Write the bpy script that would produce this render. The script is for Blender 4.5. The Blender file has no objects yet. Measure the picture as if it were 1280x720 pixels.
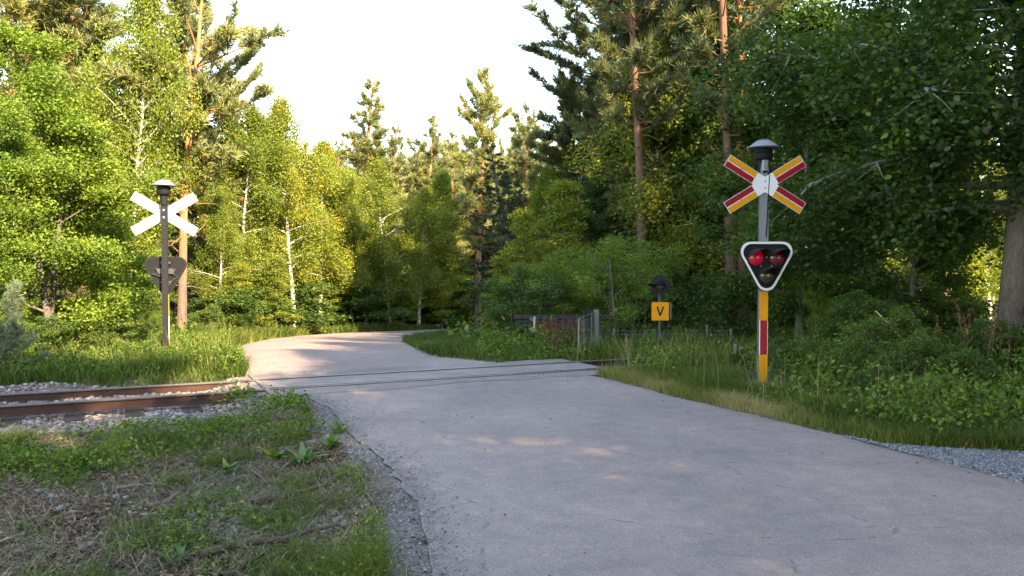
import bpy, math, random
import numpy as np
from mathutils import Vector, Matrix

rng = np.random.default_rng(7)
random.seed(7)
R_ = math.radians
sc = bpy.context.scene
COL = sc.collection
FOC, EYE, PITCH = 1040.0, 1.57, math.atan(30/1040)

# ------------------------------------------------------------------ helpers
def tag(o, label=None, cat=None, group=None, kind=None):
    if label: o['label'] = label
    if cat: o['category'] = cat
    if group: o['group'] = group
    if kind: o['kind'] = kind
    return o

def empty(name, loc, rz=0):
    o = bpy.data.objects.new(name, None); COL.objects.link(o)
    o.location = loc; o.rotation_euler = (0, 0, rz); o.empty_display_size = .2
    return o

def link(name, mesh, parent=None, loc=(0, 0, 0), rot=(0, 0, 0)):
    o = bpy.data.objects.new(name, mesh); COL.objects.link(o)
    if parent: o.parent = parent
    o.location = loc; o.rotation_euler = rot
    return o

def np_mesh(name, V, faces_flat, sizes, mat, tint=None, smooth=False):
    me = bpy.data.meshes.new(name)
    V = np.asarray(V, np.float32); faces_flat = np.asarray(faces_flat, np.int32); sizes = np.asarray(sizes, np.int32)
    me.vertices.add(len(V)); me.vertices.foreach_set('co', V.ravel())
    me.loops.add(len(faces_flat)); me.loops.foreach_set('vertex_index', faces_flat)
    me.polygons.add(len(sizes))
    st = np.concatenate(([0], np.cumsum(sizes)[:-1])).astype(np.int32)
    me.polygons.foreach_set('loop_start', st); me.polygons.foreach_set('loop_total', sizes)
    if smooth: me.polygons.foreach_set('use_smooth', np.ones(len(sizes), bool))
    me.update(calc_edges=True)
    if tint is not None:
        a = me.attributes.new('tint', 'FLOAT', 'FACE'); a.data.foreach_set('value', np.asarray(tint, np.float32))
    if mat: me.materials.append(mat)
    return me

class MB:
    """collects boxes, tubes, lathes and prisms in one mesh"""
    def __init__(s): s.v = []; s.f = []
    def add(s, vs, fs, M=None):
        n = len(s.v)
        for p in vs:
            p = Vector(p)
            s.v.append(tuple(M @ p) if M is not None else tuple(p))
        s.f += [tuple(i + n for i in f) for f in fs]
        return s
    def box(s, c, d, M=None, bev=0.0):
        x, y, z = d[0]/2, d[1]/2, d[2]/2
        if bev <= 0:
            vs = [(c[0]+a*x, c[1]+b*y, c[2]+e*z) for a in (-1, 1) for b in (-1, 1) for e in (-1, 1)]
            fs = [(0,1,3,2),(4,6,7,5),(0,4,5,1),(2,3,7,6),(0,2,6,4),(1,5,7,3)]
            return s.add(vs, fs, M)
        # chamfered along z outline
        o = [(x-bev,-y),(x,-y+bev),(x,y-bev),(x-bev,y),(-x+bev,y),(-x,y-bev),(-x,-y+bev),(-x+bev,-y)]
        return s.prism([(c[0]+p[0], c[1]+p[1]) for p in o], c[2]-z, c[2]+z, M)
    def prism(s, o, z0, z1, M=None):
        n = len(o)
        vs = [(p[0], p[1], z0) for p in o] + [(p[0], p[1], z1) for p in o]
        fs = [tuple(range(n))[::-1], tuple(range(n, 2*n))] + [(i, (i+1) % n, n+(i+1) % n, n+i) for i in range(n)]
        return s.add(vs, fs, M)
    def lathe(s, prof, n=24, M=None, cap=True):
        vs = []; fs = []
        for r, z in prof:
            for k in range(n):
                a = 2*math.pi*k/n; vs.append((r*math.cos(a), r*math.sin(a), z))
        for i in range(len(prof)-1):
            for k in range(n):
                k2 = (k+1) % n; fs.append((i*n+k, i*n+k2, (i+1)*n+k2, (i+1)*n+k))
        if cap:
            fs.append(tuple(range(n))[::-1]); fs.append(tuple(range((len(prof)-1)*n, len(prof)*n)))
        return s.add(vs, fs, M)
    def tube(s, pts, rad, n=6, cap=True):
        pts = [Vector(p) for p in pts]
        if not hasattr(rad, '__len__'): rad = [rad]*len(pts)
        vs = []; fs = []
        for i, p in enumerate(pts):
            d = (pts[min(i+1, len(pts)-1)] - pts[max(i-1, 0)])
            d = d.normalized() if d.length > 1e-9 else Vector((0, 0, 1))
            u = d.orthogonal().normalized() if i == 0 else (u - d*u.dot(d)).normalized()
            w = d.cross(u)
            for k in range(n):
                a = 2*math.pi*k/n; vs.append(p + (u*math.cos(a) + w*math.sin(a))*rad[i])
        for i in range(len(pts)-1):
            for k in range(n):
                k2 = (k+1) % n; fs.append((i*n+k, i*n+k2, (i+1)*n+k2, (i+1)*n+k))
        if cap:
            fs.append(tuple(range(n))[::-1]); fs.append(tuple(range((len(pts)-1)*n, len(pts)*n)))
        return s.add(vs, fs)
    def mesh(s, name, mat, smooth=False, bevel=0):
        me = bpy.data.meshes.new(name); me.from_pydata(s.v, [], s.f)
        me.materials.append(mat)
        if smooth: me.polygons.foreach_set('use_smooth', [True]*len(me.polygons))
        me.update(); return me
    def build(s, name, mat, parent=None, smooth=False, loc=(0, 0, 0), rot=(0, 0, 0)):
        o = link(name, s.mesh(name, mat, smooth), parent, loc, rot)
        if smooth:
            m = o.modifiers.new('es', 'EDGE_SPLIT'); m.split_angle = R_(35)
        return o

def tubes_np(lines, n=5):
    """many tapered polylines -> V, F(quads)"""
    V = []; F = []; off = 0
    for pts, rad in lines:
        pts = np.asarray(pts, float); rad = np.asarray(rad, float)
        d = np.gradient(pts, axis=0); d /= np.linalg.norm(d, axis=1, keepdims=True) + 1e-9
        ref = np.array([1., 0, 0]) if abs(d[0][0]) < .8 else np.array([0, 1., 0])
        u = np.cross(d, ref); u /= np.linalg.norm(u, axis=1, keepdims=True) + 1e-9
        w = np.cross(d, u)
        a = np.arange(n)*2*math.pi/n
        ring = pts[:, None, :] + rad[:, None, None]*(u[:, None, :]*np.cos(a)[None, :, None] + w[:, None, :]*np.sin(a)[None, :, None])
        V.append(ring.reshape(-1, 3)); m = len(pts)
        i = np.arange(m-1)[:, None]*n; k = np.arange(n)[None, :]; k2 = (k+1) % n
        F.append(np.stack([i+k, i+k2, i+n+k2, i+n+k], -1).reshape(-1, 4) + off); off += m*n
    return np.concatenate(V), np.concatenate(F)

_P = rng.random((256, 256))
def vnoise(x, y, s=1.0, o=0):
    x = np.asarray(x, float)/s + 37.3 + o*17.1; y = np.asarray(y, float)/s + 91.7 + o*7.7
    xi = np.floor(x).astype(int); yi = np.floor(y).astype(int); fx = x-xi; fy = y-yi
    fx = fx*fx*(3-2*fx); fy = fy*fy*(3-2*fy)
    g = lambda a, b: _P[a % 256, b % 256]
    return (g(xi, yi)*(1-fx)+g(xi+1, yi)*fx)*(1-fy) + (g(xi, yi+1)*(1-fx)+g(xi+1, yi+1)*fx)*fy
def fbm(x, y, s=1.0, o=0, n=4):
    t = 0; a = .5
    for i in range(n):
        t = t + a*vnoise(x, y, s/2**i, o+i*3); a *= .5
    return t/(1-.5**n)
def sstep(a, b, v):
    t = np.clip((np.asarray(v, float)-a)/(b-a), 0, 1); return t*t*(3-2*t)

# ------------------------------------------------------------------ materials
def nm(name):
    m = bpy.data.materials.new(name); m.use_nodes = True
    nt = m.node_tree; b = nt.nodes['Principled BSDF']; return m, nt, b
def nd(nt, t, **kw):
    n = nt.nodes.new(t)
    for k, v in kw.items():
        if k in n.inputs: n.inputs[k].default_value = v
        else: setattr(n, k, v)
    return n
def ramp(nt, src, stops):
    r = nt.nodes.new('ShaderNodeValToRGB'); e = r.color_ramp.elements
    while len(e) < len(stops): e.new(.5)
    for i, (p, c) in enumerate(stops):
        e[i].position = p; e[i].color = (*c, 1) if len(c) == 3 else c
    nt.links.new(src, r.inputs[0]); return r
def noise(nt, scale, detail=5, rough=.6, coord='Object', vec=None, dist=0):
    tc = nt.nodes.new('ShaderNodeTexCoord')
    n = nd(nt, 'ShaderNodeTexNoise', Scale=scale, Detail=detail, Roughness=rough, Distortion=dist)
    nt.links.new(vec if vec else tc.outputs[coord], n.inputs['Vector']); return n
def mixc(nt, f, a, b, mode='MIX'):
    m = nt.nodes.new('ShaderNodeMix'); m.data_type = 'RGBA'; m.blend_type = mode
    for s, v in ((0, f), (6, a), (7, b)):
        if hasattr(v, 'node'): nt.links.new(v, m.inputs[s])
        else: m.inputs[s].default_value = v if s == 0 else ((*v, 1) if len(v) == 3 else v)
    return m.outputs[2]
def bump(nt, b, h, strength=.4, dist=.01):
    n = nd(nt, 'ShaderNodeBump', Strength=strength, Distance=dist)
    nt.links.new(h, n.inputs['Height']); nt.links.new(n.outputs[0], b.inputs['Normal'])

def painted(name, c, rough=.5, wear=.15, metal=0, scale=30, dirt=(.12, .11, .09)):
    m, nt, b = nm(name)
    n = noise(nt, scale, 6, .7); r = ramp(nt, n.outputs[0], [(.45, (0, 0, 0)), (.8, (1, 1, 1))])
    mm = nd(nt, 'ShaderNodeMath', operation='MULTIPLY'); nt.links.new(r.outputs[0], mm.inputs[0]); mm.inputs[1].default_value = wear
    nt.links.new(mixc(nt, mm.outputs[0], c, dirt), b.inputs['Base Color'])
    b.inputs['Roughness'].default_value = rough; b.inputs['Metallic'].default_value = metal; b.inputs['Specular IOR Level'].default_value = .5 if metal > .05 else .22
    n2 = noise(nt, scale*4, 3); bump(nt, b, n2.outputs[0], .15, .002)
    return m

def leaf_mat(name, stops, trans=.4, gloss=.02, rnd=.3):
    """leaf colours by the face's own tint value plus a per-plant shift"""
    m = bpy.data.materials.new(name); m.use_nodes = True; nt = m.node_tree
    nt.nodes.remove(nt.nodes['Principled BSDF']); out = nt.nodes['Material Output']
    at = nd(nt, 'ShaderNodeAttribute', attribute_name='tint')
    oi = nt.nodes.new('ShaderNodeObjectInfo')
    ma = nd(nt, 'ShaderNodeMath', operation='MULTIPLY_ADD'); nt.links.new(oi.outputs['Random'], ma.inputs[0])
    ma.inputs[1].default_value = rnd; ma.inputs[2].default_value = -rnd/2
    ad = nd(nt, 'ShaderNodeMath', operation='ADD', use_clamp=True); nt.links.new(at.outputs['Fac'], ad.inputs[0]); nt.links.new(ma.outputs[0], ad.inputs[1])
    r = ramp(nt, ad.outputs[0], stops)
    d = nt.nodes.new('ShaderNodeBsdfDiffuse'); t = nt.nodes.new('ShaderNodeBsdfTranslucent'); g = nt.nodes.new('ShaderNodeBsdfGlossy')
    g.inputs['Roughness'].default_value = .6
    hs = nd(nt, 'ShaderNodeHueSaturation', Saturation=1.1, Value=1.15, Hue=.492); nt.links.new(r.outputs[0], hs.inputs['Color'])
    nt.links.new(r.outputs[0], d.inputs[0]); nt.links.new(hs.outputs[0], t.inputs[0])
    m1 = nt.nodes.new('ShaderNodeMixShader'); m1.inputs[0].default_value = trans
    nt.links.new(d.outputs[0], m1.inputs[1]); nt.links.new(t.outputs[0], m1.inputs[2])
    m2 = nt.nodes.new('ShaderNodeMixShader'); m2.inputs[0].default_value = gloss
    nt.links.new(m1.outputs[0], m2.inputs[1]); nt.links.new(g.outputs[0], m2.inputs[2])
    nt.links.new(m2.outputs[0], out.inputs['Surface'])
    return m

def bark_mat(name, low, high=None, z0=2, z1=5, scale=14, stretch=.25, marks=None):
    m, nt, b = nm(name)
    tc = nt.nodes.new('ShaderNodeTexCoord'); mp = nd(nt, 'ShaderNodeMapping'); mp.inputs['Scale'].default_value = (1, 1, stretch)
    nt.links.new(tc.outputs['Object'], mp.inputs[0])
    n = noise(nt, scale, 6, .7, vec=mp.outputs[0])
    c = ramp(nt, n.outputs[0], [(.3, tuple(v*.45 for v in low)), (.6, low), (.8, tuple(min(1, v*1.5) for v in low))]).outputs[0]
    if high:
        c2 = ramp(nt, n.outputs[0], [(.3, tuple(v*.6 for v in high)), (.6, high), (.8, tuple(min(1, v*1.3) for v in high))]).outputs[0]
        sx = nt.nodes.new('ShaderNodeSeparateXYZ'); nt.links.new(tc.outputs['Object'], sx.inputs[0])
        mr = nd(nt, 'ShaderNodeMapRange'); mr.inputs[1].default_value = z0; mr.inputs[2].default_value = z1
        nt.links.new(sx.outputs[2], mr.inputs[0]); c = mixc(nt, mr.outputs[0], c, c2)
    if marks:
        mp2 = nd(nt, 'ShaderNodeMapping'); mp2.inputs['Scale'].default_value = (1, 1, 4)
        nt.links.new(tc.outputs['Object'], mp2.inputs[0])
        n3 = noise(nt, 5, 3, .6, vec=mp2.outputs[0]); r3 = ramp(nt, n3.outputs[0], [(.56, (0, 0, 0)), (.64, (1, 1, 1))])
        c = mixc(nt, r3.outputs[0], c, marks)
    nt.links.new(c, b.inputs['Base Color']); b.inputs['Roughness'].default_value = .9
    bump(nt, b, n.outputs[0], .8, .03)
    return m

M = {}
M['steel'] = painted('galvanised_steel', (.22, .23, .25), .45, .5, .3)
M['alu'] = painted('dull_aluminium_sheet', (.30, .30, .29), .55, .3, .1, dirt=(.18, .17, .15))
M['dark_steel'] = painted('dark_painted_steel', (.045, .05, .055), .5, .4)
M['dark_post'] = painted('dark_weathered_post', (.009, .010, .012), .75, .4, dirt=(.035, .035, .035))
M['black'] = painted('black_paint', (.007, .008, .009), .75, .05)
M['hood'] = painted('grey_hood_paint', (.17, .18, .21), .45, .3)
M['yellow'] = painted('yellow_reflective', (.62, .245, .006), .42, .45)
M['red'] = painted('red_reflective', (.27, .006, .018), .45, .5, dirt=(.16, .035, .035))
M['white'] = painted('white_paint', (.62, .61, .60), .45, .12, dirt=(.45, .42, .36))
M['rust'] = painted('rusty_rail_steel', (.055, .028, .022), .85, .6, dirt=(.022, .015, .013), scale=25)
M['railtop'] = painted('worn_rail_head', (.16, .15, .15), .38, .6, .6, dirt=(.08, .05, .04))
M['sleeper'] = painted('old_sleeper_wood', (.05, .037, .028), .9, .6)
M['greywood'] = painted('weathered_grey_boards', (.055, .065, .06), .85, .6, scale=12, dirt=(.05, .06, .05))
M['darkwood'] = painted('dark_tarred_wood', (.022, .022, .024), .8, .5)
M['woodpost'] = painted('weathered_grey_post', (.14, .135, .13), .9, .6, scale=18)
M['wire'] = painted('wire_mesh_metal', (.17, .18, .18), .5, .2, .5)
M['mesh_panel'] = painted('green_grey_panel', (.035, .05, .045), .8, .5)

def lens_mat(name, c, emit=0):
    m, nt, b = nm(name); b.inputs['Base Color'].default_value = (*c, 1); b.inputs['Roughness'].default_value = .12
    b.inputs['Coat Weight'].default_value = .6
    n = noise(nt, 90, 1); bump(nt, b, n.outputs[0], .5, .003)
    if emit:
        b.inputs['Emission Color'].default_value = (1, .01, .06, 1); b.inputs['Emission Strength'].default_value = emit
    return m
M['lens_lit'] = lens_mat('lit_red_lens', (.26, .006, .03), .02)
M['lens_red'] = lens_mat('dark_red_lens', (.16, .02, .025))
M['lens_clear'] = lens_mat('clear_lens', (.05, .046, .04))

G = lambda *s: list(s)
M['birch_leaf'] = leaf_mat('birch_leaf', G((0, (.09, .14, .022)), (.45, (.16, .215, .03)), (.8, (.27, .29, .04)), (1, (.45, .33, .03))), .45)
M['green_leaf'] = leaf_mat('green_leaf', G((0, (.075, .14, .022)), (.5, (.135, .215, .03)), (1, (.23, .29, .04))), .42)
M['aspen_leaf'] = leaf_mat('aspen_leaf', G((0, (.024, .058, .014)), (.5, (.05, .10, .018)), (1, (.12, .17, .03))), .42, .02)
M['bush_leaf'] = leaf_mat('bush_leaf', G((0, (.035, .08, .02)), (.5, (.07, .13, .025)), (.9, (.15, .20, .03)), (1, (.28, .22, .04))), .42)
M['dark_needle'] = leaf_mat('dark_pine_needle', G((0, (.045, .068, .028)), (.5, (.085, .115, .038)), (1, (.17, .18, .05))), .3, .04)
M['pine_needle'] = leaf_mat('pine_needle', G((0, (.10, .13, .045)), (.5, (.18, .21, .065)), (1, (.29, .28, .08))), .25, .05)
M['spruce_needle'] = leaf_mat('spruce_needle', G((0, (.02, .045, .02)), (.6, (.04, .075, .025)), (1, (.08, .11, .03))), .2, .04)
M['young_pine_needle'] = leaf_mat('young_pine_needle', G((0, (.07, .12, .07)), (1, (.16, .22, .11))), .25, .05)
M['grass'] = leaf_mat('grass_blade', G((0, (.04, .075, .014)), (.5, (.085, .13, .022)), (.85, (.19, .20, .05)), (1, (.36, .30, .13))), .4, .015, 0)
M['dry'] = leaf_mat('dry_grass_blade', G((0, (.11, .075, .045)), (.5, (.22, .165, .095)), (1, (.40, .33, .19))), .3, .03, 0)
M['weed'] = leaf_mat('weed_leaf', G((0, (.04, .09, .016)), (.6, (.09, .16, .024)), (1, (.19, .24, .04))), .4, .015, 0)
M['dock'] = leaf_mat('dock_leaf', G((0, (.06, .14, .02)), (.8, (.11, .20, .03)), (1, (.26, .28, .05))), .4, .06, 0)
M['seed'] = leaf_mat('rusty_seed_head', G((0, (.07, .025, .015)), (1, (.19, .075, .035))), .2, .02, 0)
M['litter'] = leaf_mat('dead_leaf_litter', G((0, (.06, .038, .026)), (.5, (.16, .095, .06)), (1, (.36, .26, .16))), .1, .02, 0)
M['pine_bark'] = bark_mat('pine_bark', (.15, .105, .08), (.44, .18, .07), 1.5, 4.0)
M['pine_bark_grey'] = bark_mat('pine_bark_brown', (.13, .085, .06), (.17, .08, .048), 1.5, 7)
M['birch_bark'] = bark_mat('birch_bark', (.55, .52, .46), marks=(.05, .045, .04), scale=9, stretch=.4)
M['grey_bark'] = bark_mat('grey_bark', (.13, .115, .10), scale=22, stretch=.3)
M['aspen_bark'] = bark_mat('aspen_bark', (.15, .12, .10), (.27, .25, .22), 1.2, 2.2, scale=20, stretch=.35)
M['dead_wood'] = bark_mat('dead_wood', (.34, .27, .20), scale=18, stretch=.3)
M['stick'] = bark_mat('brown_stick_wood', (.13, .085, .06), scale=25, stretch=.5)

def stone_mat(name, a, b_, c_):
    m, nt, b = nm(name)
    at = nd(nt, 'ShaderNodeAttribute', attribute_name='tint')
    r = ramp(nt, at.outputs['Fac'], [(0, a), (.5, b_), (1, c_)])
    n = noise(nt, 60, 4); nt.links.new(mixc(nt, .5, r.outputs[0], n.outputs[0], 'OVERLAY'), b.inputs['Base Color'])
    b.inputs['Roughness'].default_value = .9; return m
M['ballast'] = stone_mat('ballast_stone', (.06, .040, .033), (.17, .135, .12), (.32, .275, .25))
M['grit'] = stone_mat('road_grit', (.08, .075, .075), (.20, .185, .18), (.36, .33, .31))

def ground_mat():
    m, nt, b = nm('verge_ground')
    A = lambda n: nd(nt, 'ShaderNodeAttribute', attribute_name=n).outputs['Fac']
    n1 = noise(nt, 9, 8, .7); n2 = noise(nt, 60, 6, .75); n3 = noise(nt, 2.2, 5, .6)
    soil = ramp(nt, n2.outputs[0], [(.3, (.028, .016, .011)), (.5, (.07, .042, .029)), (.62, (.13, .085, .058)), (.75, (.24, .18, .13))]).outputs[0]
    green = ramp(nt, n1.outputs[0], [(.3, (.03, .05, .015)), (.6, (.06, .10, .022)), (.8, (.13, .12, .045))]).outputs[0]
    v = nd(nt, 'ShaderNodeTexVoronoi', Scale=55.0); tc = nt.nodes.new('ShaderNodeTexCoord'); nt.links.new(tc.outputs['Object'], v.inputs['Vector'])
    sp = nt.nodes.new('ShaderNodeSeparateColor'); nt.links.new(v.outputs['Color'], sp.inputs[0])
    grav = ramp(nt, sp.outputs[0], [(0, (.10, .08, .07)), (.5, (.30, .235, .20)), (1, (.50, .41, .35))]).outputs[0]
    grav = mixc(nt, n1.outputs[0], grav, (.17, .13, .11))
    c = mixc(nt, A('green'), soil, green); c = mixc(nt, A('gravel'), c, grav)
    nt.links.new(c, b.inputs['Base Color']); b.inputs['Roughness'].default_value = .95
    ad = nd(nt, 'ShaderNodeMath', operation='ADD'); nt.links.new(n2.outputs[0], ad.inputs[0]); nt.links.new(v.outputs['Distance'], ad.inputs[1])
    bump(nt, b, ad.outputs[0], .9, .02); return m
M['ground'] = ground_mat()

def asphalt(name, tone=(.240, .180, .160), alt=(.200, .152, .140), warm=(.285, .212, .184)):
    m, nt, b = nm(name)
    big = noise(nt, .55, 5, .65, dist=.4); mid = noise(nt, 5, 6, .65); fine = noise(nt, 140, 4, .8)
    c = ramp(nt, big.outputs[0], [(.34, alt), (.5, tone), (.66, warm)]).outputs[0]
    # tyre-polished and patched tones along the driving direction
    v = nd(nt, 'ShaderNodeTexVoronoi', Scale=110.0); tc = nt.nodes.new('ShaderNodeTexCoord'); nt.links.new(tc.outputs['Object'], v.inputs['Vector'])
    sp = nt.nodes.new('ShaderNodeSeparateColor'); nt.links.new(v.outputs['Color'], sp.inputs[0])
    ag = ramp(nt, sp.outputs[0], [(0, (.30, .30, .30)), (.5, (.5, .5, .5)), (.93, (.62, .62, .62)), (1, (.95, .93, .9))]).outputs[0]
    c = mixc(nt, .5, c, ag, 'OVERLAY')
    mr = ramp(nt, mid.outputs[0], [(.3, (.36, .36, .36)), (.7, (.63, .62, .61))]).outputs[0]
    c = mixc(nt, .55, c, mr, 'OVERLAY')
    st = noise(nt, 2.3, 7, .75, dist=.6); sr = ramp(nt, st.outputs[0], [(.66, (0, 0, 0)), (.74, (1, 1, 1))])
    k = nd(nt, 'ShaderNodeMath', operation='MULTIPLY'); nt.links.new(sr.outputs[0], k.inputs[0]); k.inputs[1].default_value = .55
    c = mixc(nt, k.outputs[0], c, (.07, .065, .07))
    # fine cracks
    w = noise(nt, 1.4, 4, .6); wm = mixc(nt, .25, tc.outputs['Object'], w.outputs['Color'], 'ADD')
    vc = nd(nt, 'ShaderNodeTexVoronoi', Scale=.55, feature='DISTANCE_TO_EDGE'); nt.links.new(wm, vc.inputs['Vector'])
    cr = ramp(nt, vc.outputs['Distance'], [(0, (1, 1, 1)), (.010, (0, 0, 0))])
    k2 = nd(nt, 'ShaderNodeMath', operation='MULTIPLY'); nt.links.new(cr.outputs[0], k2.inputs[0]); nt.links.new(ramp(nt, mid.outputs[0], [(.5, (0, 0, 0)), (.6, (.6, .6, .6))]).outputs[0], k2.inputs[1])
    c = mixc(nt, k2.outputs[0], c, (.05, .045, .045))
    nt.links.new(c, b.inputs['Base Color']); b.inputs['Roughness'].default_value = .82
    ad = nd(nt, 'ShaderNodeMath', operation='ADD'); nt.links.new(fine.outputs[0], ad.inputs[0]); nt.links.new(sp.outputs[0], ad.inputs[1])
    bump(nt, b, ad.outputs[0], .45, .004); return m
M['asphalt'] = asphalt('worn_asphalt')
M['crossing'] = asphalt('crossing_asphalt', (.20, .155, .138), (.14, .115, .108), (.26, .20, .17))
M['bluegravel'] = stone_mat('loose_gravel', (.085, .085, .09), (.145, .145, .15), (.24, .24, .24))
M['groove'] = painted('dirt_filled_groove', (.022, .02, .019), .95, .4)

# ------------------------------------------------------------------ terrain
def base_z(y):
    t = np.clip(np.asarray(y, float)-14, 0, 34)
    return np.where(t > 3, -.06*t+.09, -.01*t*t)

KL = [(0,-14),(0,-8),(-.05,-3),(.05,0),(-.1,2.8),(-.36,4.16),(-.83,6.02),(-1.19,7.0),(-1.5,7.74),(-2.24,9.58),(-3.3,10.58),(-3.9,12.34),(-4.54,13.94),(-5.17,15.24),(-6.07,20.31),(-6.24,23.99),(-5.67,28.04),(-4.23,31.38),(-2.74,35.57),(-.5,41),(9,47)]
KR = [(9.5,-14),(9,-8),(8,-3),(6.8,0),(5.6,2.6),(4.6,4.6),(3.75,6.1),(3.2,7.2),(2.65,8.5),(2.0,9.7),(1.45,11.16),(.75,12.34),(-.72,13.7),(-1.52,14.58),(-2.45,18.62),(-2.71,20.95),(-2.66,23.99),(-2.08,26.9),(-1.1,30.0),(.8,33.6),(10,38)]
def dense(K, n=14):
    K = np.array(K, float); out = []
    for i in range(len(K)-1):
        p0 = K[max(i-1, 0)]; p1 = K[i]; p2 = K[i+1]; p3 = K[min(i+2, len(K)-1)]
        for k in range(n):
            t = k/n
            cr = .5*((2*p1) + (-p0+p2)*t + (2*p0-5*p1+4*p2-p3)*t*t + (-p0+3*p1-3*p2+p3)*t**3)
            lin = p1*(1-t)+p2*t
            out.append(lin if i == 0 else cr)
    out.append(K[-1]); return np.array(out)
DL = dense(KL); DR = dense(KR)
jag = (vnoise(np.arange(len(DL)), DL[:, 1], 1.0, 3)-.5)*.08
DL[:, 0] += jag + (fbm(DL[:, 0], DL[:, 1], .5, 2)-.5)*.10
DR[:, 0] += (fbm(DR[:, 0], DR[:, 1], .5, 9)-.5)*.12
POLY = np.concatenate([DL[::3], DR[::-1][::3]])

def road_dist(x, y):
    """signed distance to the road's outline, negative inside"""
    x = np.asarray(x, float).ravel(); y = np.asarray(y, float).ravel()
    best = np.full(len(x), 1e9); inside = np.zeros(len(x), bool)
    n = len(POLY)
    for i in range(n):
        a = POLY[i]; b = POLY[(i+1) % n]; d = b-a; L = d@d + 1e-12
        t = np.clip(((x-a[0])*d[0]+(y-a[1])*d[1])/L, 0, 1)
        best = np.minimum(best, (x-a[0]-t*d[0])**2 + (y-a[1]-t*d[1])**2)
        c = ((a[1] > y) != (b[1] > y)) & (x < (b[0]-a[0])*(y-a[1])/(b[1]-a[1]+1e-12)+a[0])
        inside ^= c
    return np.where(inside, -1, 1)*np.sqrt(best)

TA = math.atan(.465); TD = np.array([math.cos(TA), math.sin(TA)]); TN = np.array([-math.sin(TA), math.cos(TA)])
T0 = np.array([0, 12.24])                       # centre of the narrow gauge track where x = 0
def track_off(x, y): return (np.asarray(x)-T0[0])*TN[0] + (np.asarray(y)-T0[1])*TN[1]

def inpoly(x, y, P):
    x = np.asarray(x, float); y = np.asarray(y, float); ins = np.zeros(x.shape, bool)
    for i in range(len(P)):
        a = P[i]; b = P[(i+1) % len(P)]
        ins ^= ((a[1] > y) != (b[1] > y)) & (x < (b[0]-a[0])*(y-a[1])/(b[1]-a[1]+1e-12)+a[0])
    return ins
GRAVEL = [(3.0,7.6),(3.25,7.25),(3.75,7.08),(4.3,6.93),(7,6.2),(12,5.2),(14,-4),(8,-6),(6.5,0),(4,5)]

def ground_z(x, y, rd=None):
    x = np.asarray(x, float); y = np.asarray(y, float); sh = x.shape
    x = x.ravel(); y = y.ravel()
    near = (np.abs(x) < 60) & (y < 70) & (y > -20)
    if rd is None:
        rd = np.full(len(x), 30.); rd[near] = road_dist(x[near], y[near])
    z = base_z(y)
    out = sstep(0, .35, rd)
    z = z - .03*(rd < .04) - .012*sstep(0, .1, rd)
    amp = .03 + .10*sstep(2, 12, np.abs(rd))
    z = z + out*((fbm(x, y, 1.1, 5)-.5)*2*amp*.7 + (fbm(x, y, .22, 8)-.5)*.045)
    to = track_off(x, y); be = np.where(to < 0, .6*sstep(-2.2, -4.0, x), 0); tr = (1-sstep(.95+be, 1.5+be, np.abs(to)))*sstep(.05, .6, rd)
    z = z*(1-tr) + tr*(base_z(y)-.105 + (fbm(x, y, .3, 4)-.5)*.03)
    # embankment beyond the track on the right, lower verge on the left
    z = z - .45*sstep(1.2, 3.2, to)*sstep(.8, 2.6, x)*sstep(.2, 1.5, rd)
    z = z - .07*sstep(.1, .8, rd)*(x < 0)*(to < 0)
    z = z - .12*sstep(1.2, 3, to)*sstep(.4, 2, rd)*(x < -3)
    g = inpoly(x, y, GRAVEL); z = np.where(g & (rd > 0), base_z(y)-.004, z)
    far = sstep(60, 200, np.hypot(x, y)); z = z*(1-far) + far*(-2 + (fbm(x, y, 60, 1)-.5)*3)
    return z.reshape(sh)
def gz(x, y): return float(ground_z(np.array([x]), np.array([y]))[0])

def graded(a, b, step, lim):
    c = list(np.arange(a, b+1e-6, step)); s = step; v = a; lo = []
    while v > -lim: s *= 1.12; v -= s; lo.append(v)
    s = step; v = c[-1]; hi = []
    while v < lim: s *= 1.12; v += s; hi.append(v)
    return np.array(lo[::-1]+c+hi)
gx = graded(-7, 6.5, .06, 500); gy = graded(3, 17, .06, 500)
X, Y = np.meshgrid(gx, gy); nx_, ny_ = len(gx), len(gy)
xf, yf = X.ravel(), Y.ravel()
nearm = (np.abs(xf) < 60) & (yf < 70) & (yf > -20)
RD = np.full(len(xf), 30.); RD[nearm] = road_dist(xf[nearm], yf[nearm])
Z = ground_z(xf, yf, RD)
i = np.arange(ny_-1)[:, None]*nx_; k = np.arange(nx_-1)[None, :]
F = np.stack([i+k, i+k+1, i+nx_+k+1, i+nx_+k], -1).reshape(-1, 4)
me = np_mesh('ground', np.stack([xf, yf, Z], 1), F.ravel(), np.full(len(F), 4), M['ground'], smooth=True)
to = track_off(xf, yf)
soilpatch = lambda x, y: np.maximum(sstep(.38, .50, fbm(x, y, .7, 21)), np.clip(1.5*np.exp(-(((x+3.0)/1.0)**2+((y-4.9)/.75)**2)), 0, 1)*sstep(.25, .4, fbm(x, y, .5, 22)))
grav = np.maximum((1-sstep(.1, .42, RD + (fbm(xf, yf, .3, 6)-.5)*.4)), (1-sstep(1.1, 1.7, np.abs(to)-np.where(to < 0, .65*sstep(-2.2, -4.0, xf), 0)+(fbm(xf, yf, .5, 7)-.5)*.9))*(RD < 25))
grav = np.where(inpoly(xf, yf, GRAVEL), 1, grav)
green = (1-soilpatch(xf, yf))*.55
green = np.where((yf > 12.5) | (xf > 2), np.maximum(green, .75), green)
for nme, val in (('gravel', grav), ('green', green)):
    a = me.attributes.new(nme, 'FLOAT', 'POINT'); a.data.foreach_set('value', val.astype(np.float32))
tag(link('ground', me), 'brown and green forest ground on both sides of the road', kind='structure')

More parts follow.
